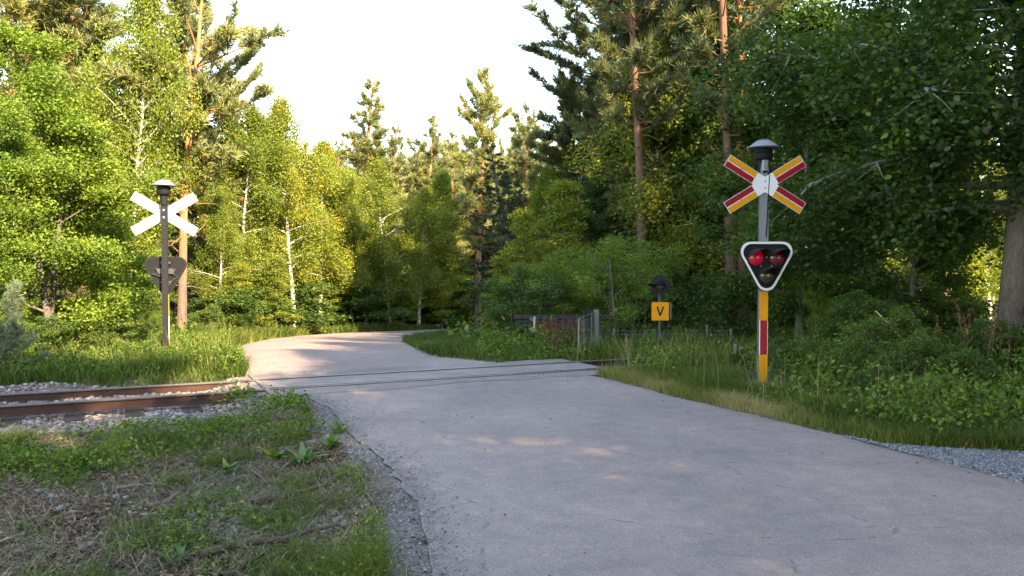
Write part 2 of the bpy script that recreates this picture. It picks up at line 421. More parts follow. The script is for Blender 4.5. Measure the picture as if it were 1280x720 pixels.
# road sheet
nc = 30; assert len(DL) == len(DR); rows = len(DL)
S = np.linspace(0, 1, nc)
PX = DL[:, None, :]*(1-S[None, :, None]) + DR[:, None, :]*S[None, :, None]
rx, ry = PX[..., 0].ravel(), PX[..., 1].ravel()
rz = base_z(ry) + .004
edge = np.minimum(S, 1-S)[None, :].repeat(rows, 0).ravel()
rz = rz - .018*(edge < 1e-6)
i = np.arange(rows-1)[:, None]*nc; k = np.arange(nc-1)[None, :]
F = np.stack([i+k, i+k+1, i+nc+k+1, i+nc+k], -1).reshape(-1, 4)
tag(link('road', np_mesh('road', np.stack([rx, ry, rz], 1), F.ravel(), np.full(len(F), 4), M['asphalt'], smooth=True)),
    'worn pinkish grey asphalt road curving over the railway crossing', kind='structure')

# sheets lying on the road across the track: (along from a to b, off0..off1)
def strip(mb, s0, s1, o0, o1, z, n=24, th=.004):
    for q in range(n):
        a = s0+(s1-s0)*q/n; b = s0+(s1-s0)*(q+1)/n
        P = [T0+TD*a+TN*o0, T0+TD*b+TN*o0, T0+TD*b+TN*o1, T0+TD*a+TN*o1]
        mb.add([(p[0], p[1], float(base_z(p[1]))+z) for p in P], [(0, 1, 2, 3)])
HG = .4755       # half distance between rail head centres
mb = MB()
ss = np.linspace(-3.6, 1.35, 56)
vs = []; fs = []
for q, s_ in enumerate(ss):
    lo = -1.0 + .25*(vnoise(s_, 0, .5, 2)-.5); hi = 1.0+.3*(vnoise(s_, 3, .5, 2)-.5)
    for r_ in np.linspace(lo, hi, 9):
        p = T0+TD*s_+TN*r_; vs.append((p[0], p[1], float(base_z(p[1]))+.008))
for q in range(len(ss)-1):
    for r_ in range(8): a = q*9+r_; fs.append((a, a+9, a+10, a+1))
mb.add(vs, fs)
inn = MB(); vs = []; fs = []
for q, s_ in enumerate(ss):
    for r_ in np.linspace(-.425, .425, 7):
        p = T0+TD*s_+TN*r_; vs.append((p[0], p[1], float(base_z(p[1]))+.0115+.002*math.cos(r_*7)))
for q in range(len(ss)-1):
    for r_ in range(6): a = q*7+r_; fs.append((a, a+7, a+8, a+1))
inn.add(vs, fs); M['inner'] = asphalt('pale_crossing_fill', (.225, .175, .155), (.17, .14, .13), (.29, .225, .185))
tag(inn.build('road_between_rails', M['inner']), 'paler sandy asphalt strip between the two rails in the road', kind='structure')
tag(mb.build('road_crossing_surface', M['crossing']), 'greyer patched asphalt between and beside the rails', kind='structure')

# ------------------------------------------------------------------ railway track
def rail_profile():
    h = .125
    return [(-.05, 0), (.05, 0), (.05, .012), (.009, .026), (.009, .092), (.027, .10), (.027, .118), (.022, .125),
            (-.022, .125), (-.027, .118), (-.027, .10), (-.009, .092), (-.009, .026), (-.05, .012)]
track = tag(empty('railway_track', (0, 12.24, 0)), 'rusty narrow gauge railway track crossing the road from left to right', 'railway track')
def rail(parent, off, s0, s1):
    prof = rail_profile(); mb = MB(); n = 50; top = MB()
    for q in range(n+1):
        s_ = s0+(s1-s0)*q/n; p = TD*s_+TN*off; zb = float(base_z(12.24+p[1])) + .016 - .125
        mb.v += [(p[0]+TN[0]*a, p[1]+TN[1]*a, zb+b) for a, b in prof]
        top.v += [(p[0]+TN[0]*a, p[1]+TN[1]*a, zb+b) for a, b in ((-.0225, .1265), (.0225, .1265), (.0275, .121), (.0275, .110))][:4]
        top.v += [(p[0]+TN[0]*-.0275, p[1]+TN[1]*-.0275, zb+.110), (p[0]+TN[0]*-.0275, p[1]+TN[1]*-.0275, zb+.121)]
    m_ = len(prof)
    for q in range(n):
        for k in range(m_): k2 = (k+1) % m_; mb.f.append((q*m_+k, q*m_+k2, (q+1)*m_+k2, (q+1)*m_+k))
        for k in (4, 5, 0, 1, 2): k2 = (k+1) % 6; top.f.append((q*6+k, q*6+k2, (q+1)*6+k2, (q+1)*6+k))
    mb.f.append(tuple(range(m_))); mb.f.append(tuple(range(n*m_, (n+1)*m_)))
    r = mb.build('rail', M['rust'], parent); top.build('rail_head', M['railtop'], r); return r
for off in (-HG, HG): rail(track, off, -9.0, 12.0)
sl = MB().box((0, 0, -.045), (.22, 1.6, .12), bev=.01).mesh('sleeper', M['sleeper'])
for q in range(34):
    s_ = -8.8+q*.62
    if -3.7 < s_ < 1.6: continue
    p = TD*s_; o = link('sleeper', sl, track, (p[0], p[1], float(base_z(12.24+p[1]))-.165), (0, 0, TA)); o.scale = (random.uniform(.9, 1.05), 1, 1)
# joint plates on the near rail and track grooves in the crossing
for off, nm_ in ((-HG+.062, 1), (HG-.062, 1), (-HG-.045, 0), (HG+.045, 0)):
    g = MB(); w = .045 if nm_ else .016
    s0 = -3.55; n = 50; vs = []
    for q in range(n+1):
        s_ = s0+(1.3-s0)*q/n; j = (vnoise(q, off*9, 2.2)-.5)*.02; ww = w*(.6+.8*vnoise(q, off*5, 1.7, 4))
        for e in (-ww, ww):
            p = TD*s_+TN*(off+e+j); vs.append((p[0], p[1], float(base_z(12.24+p[1]))+.012))
    g.add(vs, [(2*q, 2*q+2, 2*q+3, 2*q+1) for q in range(n)]); g.build('flange_groove', M['groove'], track)

# ------------------------------------------------------------------ scatter helpers
def blades(P, h, w, lean, tint, mat, name, bend=.5):
    """curved grass blades: P (N,3), h, w (N,) -> one mesh"""
    N = len(P); az = rng.random(N)*2*math.pi; d = np.stack([np.cos(az), np.sin(az), 0*az], 1)
    fa = az + math.pi/2 + rng.normal(0, .6, N); s = np.stack([np.cos(fa), np.sin(fa), 0*fa], 1)
    ln = lean*(.4+rng.random(N)); V = np.empty((N, 5, 3))
    z = np.array([0, 0, 1.])
    p1 = P + z*(h*.55)[:, None] + d*(h*ln*.35)[:, None]
    p2 = P + z*(h*(1-.35*bend*ln))[:, None] + d*(h*ln*1.1)[:, None]
    V[:, 0] = P - s*(w/2)[:, None]; V[:, 1] = P + s*(w/2)[:, None]
    V[:, 2] = p1 + s*(w*.42)[:, None]; V[:, 3] = p1 - s*(w*.42)[:, None]; V[:, 4] = p2
    b = (np.arange(N)*5)[:, None]
    f = np.concatenate([b+np.array([0, 1, 2, 3]), b+np.array([3, 2, 4])], 1).ravel()
    sizes = np.tile([4, 3], N)
    return np_mesh(name, V.reshape(-1, 3), f, sizes, mat, np.repeat(tint, 2))

def leaves(C, size, tint, mat, name, up=.6, sides=4, aspect=.6):
    N = len(C)
    n = rng.normal(0, 1, (N, 3)); n[:, 2] = np.abs(n[:, 2])*.5 + up*1.2; n /= np.linalg.norm(n, axis=1, keepdims=True)
    r = rng.normal(0, 1, (N, 3)); u = np.cross(n, r); u /= np.linalg.norm(u, axis=1, keepdims=True); v = np.cross(n, u)
    size = np.asarray(size)[:, None]
    if sides == 4: L = [(1, 0), (.1, aspect), (-1, 0), (.1, -aspect)]
    else: L = [(1, 0), (.45, aspect*.85), (-.5, aspect*.8), (-1, 0), (-.5, -aspect*.8), (.45, -aspect*.85)]
    V = np.empty((N, sides, 3))
    for i_, (a, b) in enumerate(L): V[:, i_] = C + u*size*a + v*size*b + n*size*(.18*abs(b))
    f = np.arange(N*sides)
    return np_mesh(name, V.reshape(-1, 3), f, np.full(N, sides), mat, tint)

ICO = None
def stones(P, size, tint, mat, name, flat=.7):
    global ICO
    if ICO is None:
        import bmesh
        bm = bmesh.new(); bmesh.ops.create_icosphere(bm, subdivisions=1, radius=1)
        ICO = (np.array([v.co[:] for v in bm.verts]), np.array([[v.index for v in f.verts] for f in bm.faces])); bm.free()
    v0, f0 = ICO; N = len(P)
    V = v0[None] * (1 + rng.normal(0, .2, (N, len(v0), 1)))
    sc_ = np.stack([size*(.7+.6*rng.random(N)), size*(.7+.6*rng.random(N)), size*flat*(.7+.5*rng.random(N))], 1)
    V = V*sc_[:, None, :]; a = rng.random(N)*6.28; c, s = np.cos(a), np.sin(a)
    x = V[..., 0]*c[:, None]-V[..., 1]*s[:, None]; y = V[..., 0]*s[:, None]+V[..., 1]*c[:, None]
    V = np.stack([x, y, V[..., 2]], -1) + P[:, None, :]
    f = (f0[None]+(np.arange(N)*len(v0))[:, None, None]).reshape(-1)
    return np_mesh(name, V.reshape(-1, 3), f, np.full(N*len(f0), 3), mat, np.repeat(tint, len(f0)))

def sample(n, box, dens, tries=6):
    """points in box kept with probability dens(x, y, rd, to)"""
    xs = []; ys = []
    got = 0
    for _ in range(tries):
        x = rng.uniform(box[0], box[1], n*2); y = rng.uniform(box[2], box[3], n*2)
        rd = road_dist(x, y); k = rng.random(len(x)) < dens(x, y, rd, track_off(x, y))
        xs.append(x[k]); ys.append(y[k]); got += k.sum()
        if got >= n: break
    x = np.concatenate(xs)[:n]; y = np.concatenate(ys)[:n]
    return x, y

def finish(name, lines, nside, bark):
    V, F = tubes_np(lines, nside); return np_mesh(name, V, F.ravel(), np.full(len(F), 4), bark, smooth=True)

# --- foreground verge (left, between road and track)
soilpatch = lambda x, y: np.maximum(sstep(.38, .50, fbm(x, y, .7, 21)), np.clip(1.5*np.exp(-(((x+3.0)/1.0)**2+((y-4.9)/.75)**2)), 0, 1)*sstep(.25, .4, fbm(x, y, .5, 22)))      # 1 where bare
def d_fore(x, y, rd, to):
    ok = (rd > .16+.35*fbm(x, y, .35, 31)*(y < 7.6)) & (to < -1.25-.6*sstep(-2.2, -4.0, x)-.35*vnoise(x, y, .6)) & (x < 1) & (x > -.66*y-.3)
    return ok*(1-.96*soilpatch(x, y))*np.clip(.1+6*(fbm(x, y, .34, 33)-.47), .01, 1)*np.clip(.4+vnoise(x, y, .06, 3), 0, 1)
x, y = sample(34000, (-7.5, 0, 3.4, 11.2), d_fore, 8)
z = ground_z(x, y); h = .035+.11*rng.random(len(x))**2*(.5+fbm(x, y, .5, 40)); clump = fbm(x, y, .5, 41)
h = h*(1+1.0*sstep(.55, .75, clump))
me = blades(np.stack([x, y, z-.005], 1), h, .0035+.003*rng.random(len(x)), 1.0*np.ones(len(x)), np.clip(.25+.5*rng.random(len(x))+.5*(fbm(x, y, .9, 50)-.45), 0, 1), M['grass'], 'grass')
tag(link('grass', me), 'short patchy green grass on the verge between track and road', 'grass', kind='stuff')
def d_dry(x, y, rd, to):
    ok = (rd > .15) & (to < -1.2-.65*sstep(-2.2, -4.0, x)) & (x < 1) & (x > -.66*y-.3)
    return ok*np.clip(.15+2.5*(fbm(x, y, .5, 61)-.42), 0, 1)
x, y = sample(9000, (-7.5, 0, 3.4, 11), d_dry, 5); z = ground_z(x, y)
me = blades(np.stack([x, y, z-.004], 1), .04+.12*rng.random(len(x)), .003+.003*rng.random(len(x)), 2.6*np.ones(len(x)), rng.random(len(x)), M['dry'], 'dry_grass', 1.0)
tag(link('dry_grass', me), 'flattened straw coloured dead grass lying on the near verge', 'dry grass', kind='stuff')
# leaf litter, bark bits
def d_lit(x, y, rd, to):
    ok = (rd > .25) & (to < -1.1-.65*sstep(-2.2, -4.0, x)) & (x < 1) & (x > -.66*y-.3)
    return ok*(.12+.88*soilpatch(x, y))
x, y = sample(75000, (-7.5, 0, 3.4, 10.5), d_lit, 14); z = ground_z(x, y)
me = leaves(np.stack([x, y, z+.004+.012*rng.random(len(x))], 1), .005+.028*rng.random(len(x))**3, rng.random(len(x)), M['litter'], 'leaf_litter', up=.9, aspect=.35)
tag(link('leaf_litter', me), 'brown dead leaves and bark bits on the bare near verge', 'leaf litter', kind='stuff')
x, y = sample(2600, (-7.5, 0, 3.4, 10.5), d_lit, 10); z = ground_z(x, y); tl = []
for a, b, c_ in zip(x, y, z):
    th = rng.normal(.5, .7); ln_ = rng.uniform(.03, .16); dd = np.array([math.cos(th), math.sin(th), rng.normal(0, .12)])*ln_
    p = np.array([a, b, c_+.012]); tl.append((np.array([p, p+dd*.5+rng.normal(0, .006, 3), p+dd]), np.array([.0035, .0028, .0012])*rng.uniform(.6, 1.8)))
tag(link('twig_litter', finish('twig_litter', tl, 4, M['stick'])), 'small dead twigs and roots scattered over the near verge', 'twigs', kind='stuff')
x, y = sample(2600, (-7.5, 0, 3.4, 10.5), lambda x, y, rd, to: d_lit(x, y, rd, to)*sstep(.45, .65, fbm(x, y, .4, 66)), 14); z = ground_z(x, y)
tag(link('soil_stones', stones(np.stack([x, y, z+.004], 1), .006+.024*rng.random(len(x))**3, np.clip(rng.normal(.5, .22, len(x)), 0, 1), M['grit'], 'soil_stones')),
    'grey stones half sunk in the bare soil of the near verge', 'stones', kind='stuff')
# low broad-leaved weeds in the verge
def d_weed(x, y, rd, to):
    ok = (rd > .26) & (to < -1.2-.65*sstep(-2.2, -4.0, x)) & (x < 1) & (x > -.66*y-.3)
    return ok*sstep(.60, .72, fbm(x, y, .45, 71))
x, y = sample(6000, (-7.5, 0, 3.4, 11.2), d_weed, 14); z = ground_z(x, y)
me = leaves(np.stack([x, y, z+.01+.10*rng.random(len(x))*(.4+fbm(x, y, .4, 72))], 1), (.008+.012*rng.random(len(x)))*np.clip(y/6, .6, 1.2), rng.random(len(x)), M['weed'], 'low_weeds', up=.7, sides=6)
tag(link('low_weeds', me), 'low leafy weeds growing in patches on the near verge', 'weeds', kind='stuff')
# denser weeds beside the ballast at the left edge
def d_weed2(x, y, rd, to):
    c = np.exp(-(((x+4.0)/.8)**2+((y-6.7)/.3)**2)) + .6*np.exp(-(((x+2.7)/1.0)**2+((y-7.7)/.25)**2)) + .9*np.exp(-(((x+2.3)/.45)**2+((y-9.4)/.5)**2)) + .8*np.exp(-(((x+3.0)/.5)**2+((y-10.15)/.25)**2))+ .7*np.exp(-(((x+.78)/.2)**2+((y-4.35)/.45)**2))
    return (rd > .22)*np.clip(c*1.3*(fbm(x, y, .2, 77)), 0, 1)
x, y = sample(11000, (-6.5, -.3, 3.8, 11.0), d_weed2, 14); z = ground_z(x, y)
me = leaves(np.stack([x, y, z+.01+.22*rng.random(len(x))*(.25+fbm(x, y, .3, 72))], 1), (.008+.013*rng.random(len(x)))*np.clip(y/6, .6, 1.2), rng.random(len(x)), M['weed'], 'leafy_weeds', up=.5, sides=6)
tag(link('leafy_weeds', me), 'taller leafy weeds along the near edge of the ballast', 'weeds', kind='stuff')

# ballast
def d_bal(x, y, rd, to):
    return (rd > .12)*(1-sstep(1.05, 1.6, np.abs(to)-np.where(to < 0, .65*sstep(-2.2, -4.0, x), 0)+(fbm(x, y, .5, 81)-.5)*.7))*(np.abs(x) < 9)
x, y = sample(24000, (-8, 7.5, 6.6, 15.5), d_bal, 14); z = ground_z(x, y)
me = stones(np.stack([x, y, z+.004], 1), .014+.022*rng.random(len(x))**1.3, np.clip(rng.normal(.5, .28, len(x)), 0, 1), M['ballast'], 'gravel')
tag(link('gravel', me), 'pale pinkish crushed stone ballast around the rails', 'gravel', kind='stuff')
# grit along road edges + loose stones in the soil
def d_grit(x, y, rd, to):
    left = (x < 1.)*(rd > .0)*(rd < .55)*(y < 10.2)*(1-sstep(.2, .5, rd))
    return np.clip(left + .12*soilpatch(x, y)*(rd > .2)*(to < -1)*(x < 1) + .5*(x > 1)*(rd > 0)*(rd < .25)*(y < 12), 0, 1)
x, y = sample(16000, (-5.5, 4.5, 3.5, 12), d_grit, 20); z = ground_z(x, y)
me = stones(np.stack([x, y, z+.002], 1), .003+.010*rng.random(len(x))**3, np.clip(rng.normal(.45, .25, len(x)), 0, 1), M['grit'], 'road_grit')
tag(link('road_grit', me), 'fine grit and small stones along the crumbling asphalt edge', 'grit', kind='stuff')
# blue-grey loose gravel at the right
def d_bg(x, y, rd, to): return (inpoly(x, y, GRAVEL)*(rd > -.35)*(rd < 4))*np.clip(1-.9*sstep(-.05, -.35, rd), 0, 1)
x, y = sample(26000, (2.6, 6.5, 5.0, 8.3), d_bg, 12); z = np.where(road_dist(x, y) < .02, base_z(y)+.004, ground_z(x, y))
me = stones(np.stack([x, y, z+.003], 1), .005+.010*rng.random(len(x))**2, rng.random(len(x)), M['bluegravel'], 'loose_gravel')
tag(link('loose_gravel', me), 'bluish grey loose gravel at the right edge of the road', 'gravel', kind='stuff')

def d_deb(x, y, rd, to): return (rd < -.02)*np.clip(np.exp(rd/.35)+.035, 0, 1)
x, y = sample(1500, (-4.5, 5.5, 3.6, 14), d_deb, 20)
tag(link('road_debris', leaves(np.stack([x, y, base_z(y)+.012], 1), .004+.012*rng.random(len(x))**3, rng.random(len(x))*.7, M['litter'], 'road_debris', up=2.5, aspect=.6)),
    'small dead leaves and specks of dirt lying on the asphalt', 'leaf litter', kind='stuff')
def d_deb2(x, y, rd, to): return (rd < .0)*(rd > -.3)*(x < .6)*(y < 10.5)*np.exp(rd/.10)
x, y = sample(5000, (-3.5, .3, 3.6, 10.5), d_deb2, 20)
tag(link('spilled_grit', stones(np.stack([x, y, base_z(y)+.006], 1), .002+.006*rng.random(len(x))**3, np.clip(rng.normal(.5, .25, len(x)), 0, 1), M['grit'], 'spilled_grit')),
    'grit spilled over the left edge of the asphalt', 'grit', kind='stuff')

# --- lush weeds around the left signal, island, right verge
def grassmass(name, label, n, box, dens, hmin, hmax, wmin, tint0, mat='grass', lean=.7, tries=14, cat='grass'):
    x, y = sample(n, box, dens, tries); z = ground_z(x, y)
    h = hmin+(hmax-hmin)*rng.random(len(x))*(.35+1.1*fbm(x, y, .6, 90))
    me = blades(np.stack([x, y, z-.01], 1), h, wmin*(1+rng.random(len(x))), lean*np.ones(len(x)), np.clip(tint0+.35*(rng.random(len(x))-.5)+.9*(fbm(x, y, 1.0, 92)-.5), 0, 1), M[mat], name)
    tag(link(name, me), label, cat, kind='stuff')
grassmass('tall_grass', 'lush green grass around the foot of the left signal', 36000, (-8, -2.6, 11.0, 17.5),
          lambda x, y, rd, to: (rd > .05)*(to > .95)*np.clip(1.6*fbm(x, y, .6, 95)-.1, 0, 1), .08, .34, .007, .3)
grassmass('island_grass', 'bright green grass on the triangle inside the road bend', 40000, (-2.9, 2.2, 13.2, 27),
          lambda x, y, rd, to: (rd > .04)*(to > 1.0)*np.clip(1.9-y*.05, .08, 1), .05, .26, .010, .35)
grassmass('right_verge_grass', 'uneven grass along the right road edge below the signal', 52000, (.6, 6.5, 6.4, 13.6),
          lambda x, y, rd, to: (rd > .06)*(to < -.85)*(np.hypot(x-3.0, y-10.1) > .38)*(1-sstep(np.where(x > 3, .8, 1.3), np.where(x > 3, 1.4, 2.2), rd))*(~inpoly(x, y, GRAVEL))*sstep(.1, .7, rd), .05, .28, .005, .4)
grassmass('yellow_verge_grass', 'yellowish dry grass fringe at the right road edge', 38000, (.6, 7.5, 6.3, 12.5),
          lambda x, y, rd, to: (rd > .02)*(to < -.9)*(1-sstep(.45, 1.2, np.where(x > 3, rd-.3, rd)))*(~inpoly(x, y, GRAVEL)), .03, .22, .004, .9)
grassmass('roadside_grass', 'sunlit grass along the far left side of the road', 26000, (-9.5, -3, 15.5, 36),
          lambda x, y, rd, to: (rd > .05)*(1-sstep(.8, 2.4, rd)), .08, .40, .014, .5)
grassmass('far_verge_grass', 'grass strip beyond the far bend of the road', 14000, (-5.5, 9, 31, 50),
          lambda x, y, rd, to: (rd > .05)*(1-sstep(1.0, 3.0, rd)), .08, .35, .02, .45)
grassmass('trackside_grass', 'tall thin grass growing beside the rails right of the road', 22000, (1.2, 8, 12.2, 18),
          lambda x, y, rd, to: (rd > .15)*(np.abs(to) > .62)*(to < 3)*np.clip(1.5*fbm(x, y, .5, 98), 0, 1), .10, .48, .005, .45)
grassmass('seeding_grass', 'tall thin straw coloured grass stems on the right verge', 1100, (.8, 8, 7.6, 14.5),
          lambda x, y, rd, to: (rd > .25)*(rd < 3.4)*(~inpoly(x, y, GRAVEL))*sstep(.42, .6, fbm(x, y, .5, 120)), .35, .85, .0035, .8, lean=.45)
grassmass('wild_stems', 'tall dry and green stems among the weeds by the left signal', 1800, (-8, -3, 11.6, 17),
          lambda x, y, rd, to: (rd > .15)*(to > 1.0)*sstep(.4, .6, fbm(x, y, .5, 121)), .3, .75, .005, .7, lean=.4)
# weeds leaf masses
def weedmass(name, label, n, box, dens, hmax, size, mat='weed', tries=14):
    x, y = sample(n, box, dens, tries); z = ground_z(x, y)
    me = leaves(np.stack([x, y, z+.02+hmax*rng.random(len(x))**1.2*(.25+fbm(x, y, .45, 73))], 1), size*(.6+.8*rng.random(len(x))), rng.random(len(x)), M[mat], name, up=.5, sides=6)
    tag(link(name, me), label, 'weeds', kind='stuff')
weedmass('signal_weeds', 'leafy green weeds behind the track around the left signal', 40000, (-8, -2.6, 11.2, 17),
         lambda x, y, rd, to: (rd > .1)*(to > 1.1)*sstep(.35, .6, fbm(x, y, .7, 101)), .42, .022)
weedmass('verge_weeds', 'leafy weeds between the right verge grass and the bushes', 46000, (1.2, 9, 7.2, 13.5),
         lambda x, y, rd, to: (rd > .35)*(to < -.8)*(np.hypot(x-2.9, y-9.9) > .75)*sstep(.35, .6, fbm(x, y, .6, 102)), .62, .024)
weedmass('fence_weeds', 'weeds and nettles in front of the old fence', 30000, (-.6, 6, 13.2, 17.5),
         lambda x, y, rd, to: (rd > .1)*(to > .9)*sstep(.3, .6, fbm(x, y, .6, 103)), .34, .02)
weedmass('forest_undergrowth', 'low green undergrowth on the forest floor', 60000, (-24, 24, 14, 60),
         lambda x, y, rd, to: (rd > .8)*(to > 2.2)*np.clip((rd-.5)*.8, 0, 1)*.8, .6, .06, 'bush_leaf')

# ------------------------------------------------------------------ tree generators
def finish(name, lines, nside, bark): 
    V, F = tubes_np(lines, nside); return np_mesh(name, V, F.ravel(), np.full(len(F), 4), bark, smooth=True)

def gen_broad(seed, H=7., Rr=2.2, base=.12, n1=26, elev=(15, 55), droop=0., N=30000, leaf=.05, env='oval', clump=.17, bark='grey_bark',
              leafm='green_leaf', r0=None, stems=1, up=.5, sides=4, aspect=.6, yellow=.03, lean=.03, gap=.0):
    global rng
    keep = rng; rng = np.random.default_rng(seed); g = rng
    lines = []; cents = []; wts = []
    def envf(t):
        if env == 'oval': return math.sin(math.pi*min(1, (.12+.88*t))**.9)**.7 if t < 1 else .1
        if env == 'cone': return (1-t)**.75*.95+.06
        if env == 'column': return (.55+.45*math.sin(math.pi*min(1, t*1.05)))*(1-max(0, t-.7)/.34)
        return 1
    for st in range(stems):
        r00 = (r0 or H*.016)*(1 if stems == 1 else .6)
        sx, sy = (0, 0) if stems == 1 else g.normal(0, .25, 2)
        lx, ly = g.normal(0, lean, 2) if stems == 1 else g.normal(0, .16, 2)
        Hs = H if st == 0 else H*g.uniform(.7, .95)
        tt = np.linspace(0, 1, 12)
        wob = np.cumsum(g.normal(0, .012*H/6, (12, 2)), 0); wob[0] = 0
        tp = np.stack([sx+lx*Hs*tt+wob[:, 0], sy+ly*Hs*tt+wob[:, 1], Hs*tt*.98], 1); tp[0, 2] = -.25
        flare = 1+.5*np.exp(-tt*18)
        lines.append((tp, (r00*(1-tt)**.85+.008)*flare))
        for i in range(n1//stems):
            t = base + (1-base)*((i+g.random())/(n1//stems))**.92; t = min(t, .985)
            u = (t-base)/(1-base)
            p0 = np.array([np.interp(t, tt, tp[:, q]) for q in range(3)])
            az = i*2.4+g.normal(0, .5)+st*1.3; L = Rr*envf(u)*g.uniform(.6, 1.15)*(1 if stems == 1 else .8)
            el = R_(elev[0]+(elev[1]-elev[0])*u+g.normal(0, 8)); m = 6; pts = [p0]; dd = el; a2 = az
            for q in range(m):
                dd -= R_(droop*60/m); a2 += g.normal(0, .12)
                pts.append(pts[-1]+L/m*np.array([math.cos(dd)*math.cos(a2), math.cos(dd)*math.sin(a2), math.sin(dd)]))
            pts = np.array(pts); rb = max(.006, r00*(1-t)**.8*.45+.004)
            lines.append((pts, np.linspace(rb, .004, m+1)))
            k2 = max(3, int(3+L*2.6))
            for j in range(k2):
                s_ = g.uniform(.25, 1.0); q = np.interp(s_*m, np.arange(m+1), np.arange(m+1)); iq = int(min(m-1, q)); fr = q-iq
                pb = pts[iq]*(1-fr)+pts[iq+1]*fr; dv = pts[iq+1]-pts[iq]; dv /= np.linalg.norm(dv)+1e-9
                side = g.normal(0, 1, 3); side[2] *= .5; d2 = dv*.7+side*.6; d2[2] -= droop*.5; d2 /= np.linalg.norm(d2)
                l2 = L*g.uniform(.18, .42)*(1.15-.5*s_)+.08
                e = pb+d2*l2; e[2] -= droop*l2*.4
                lines.append((np.array([pb, (pb+e)/2+g.normal(0, .02, 3), e]), np.array([rb*.4+.002, .004, .002])))
                for q_ in (.45, .8, 1.05):
                    if g.random() > gap: cents.append(pb+(e-pb)*q_); wts.append(.6+g.random())
            cents.append(pts[-1]); wts.append(1)
    cents = np.array(cents); wts = np.array(wts); wts /= wts.sum()
    idx = g.choice(len(cents), N, p=wts)
    sg = clump*(.7+.6*g.random(len(cents)))
    off = g.normal(0, 1, (N, 3)); nrm = np.linalg.norm(off, axis=1, keepdims=True); off = off/nrm*np.minimum(nrm, 1.9)
    off *= sg[idx][:, None]; off[:, 2] *= (.6 if droop < .3 else 1.5)
    if droop >= .3: off[:, 2] -= .1; off[:, :2] *= .8
    C = cents[idx]+off; C[:, 2] = np.maximum(C[:, 2], .06)
    ct = np.clip(g.normal(.42, .16, len(cents)), 0, 1); ct[g.random(len(cents)) < yellow] += .45
    tint = np.clip(ct[idx]+g.normal(0, .08, N), 0, 1)
    crown = leaves(C, leaf*(.65+.6*g.random(N)), tint, M[leafm], 'crown', up=up, sides=sides, aspect=aspect)
    trunk = finish('trunk', lines, 6, M[bark])
    rng = keep
    return trunk, crown

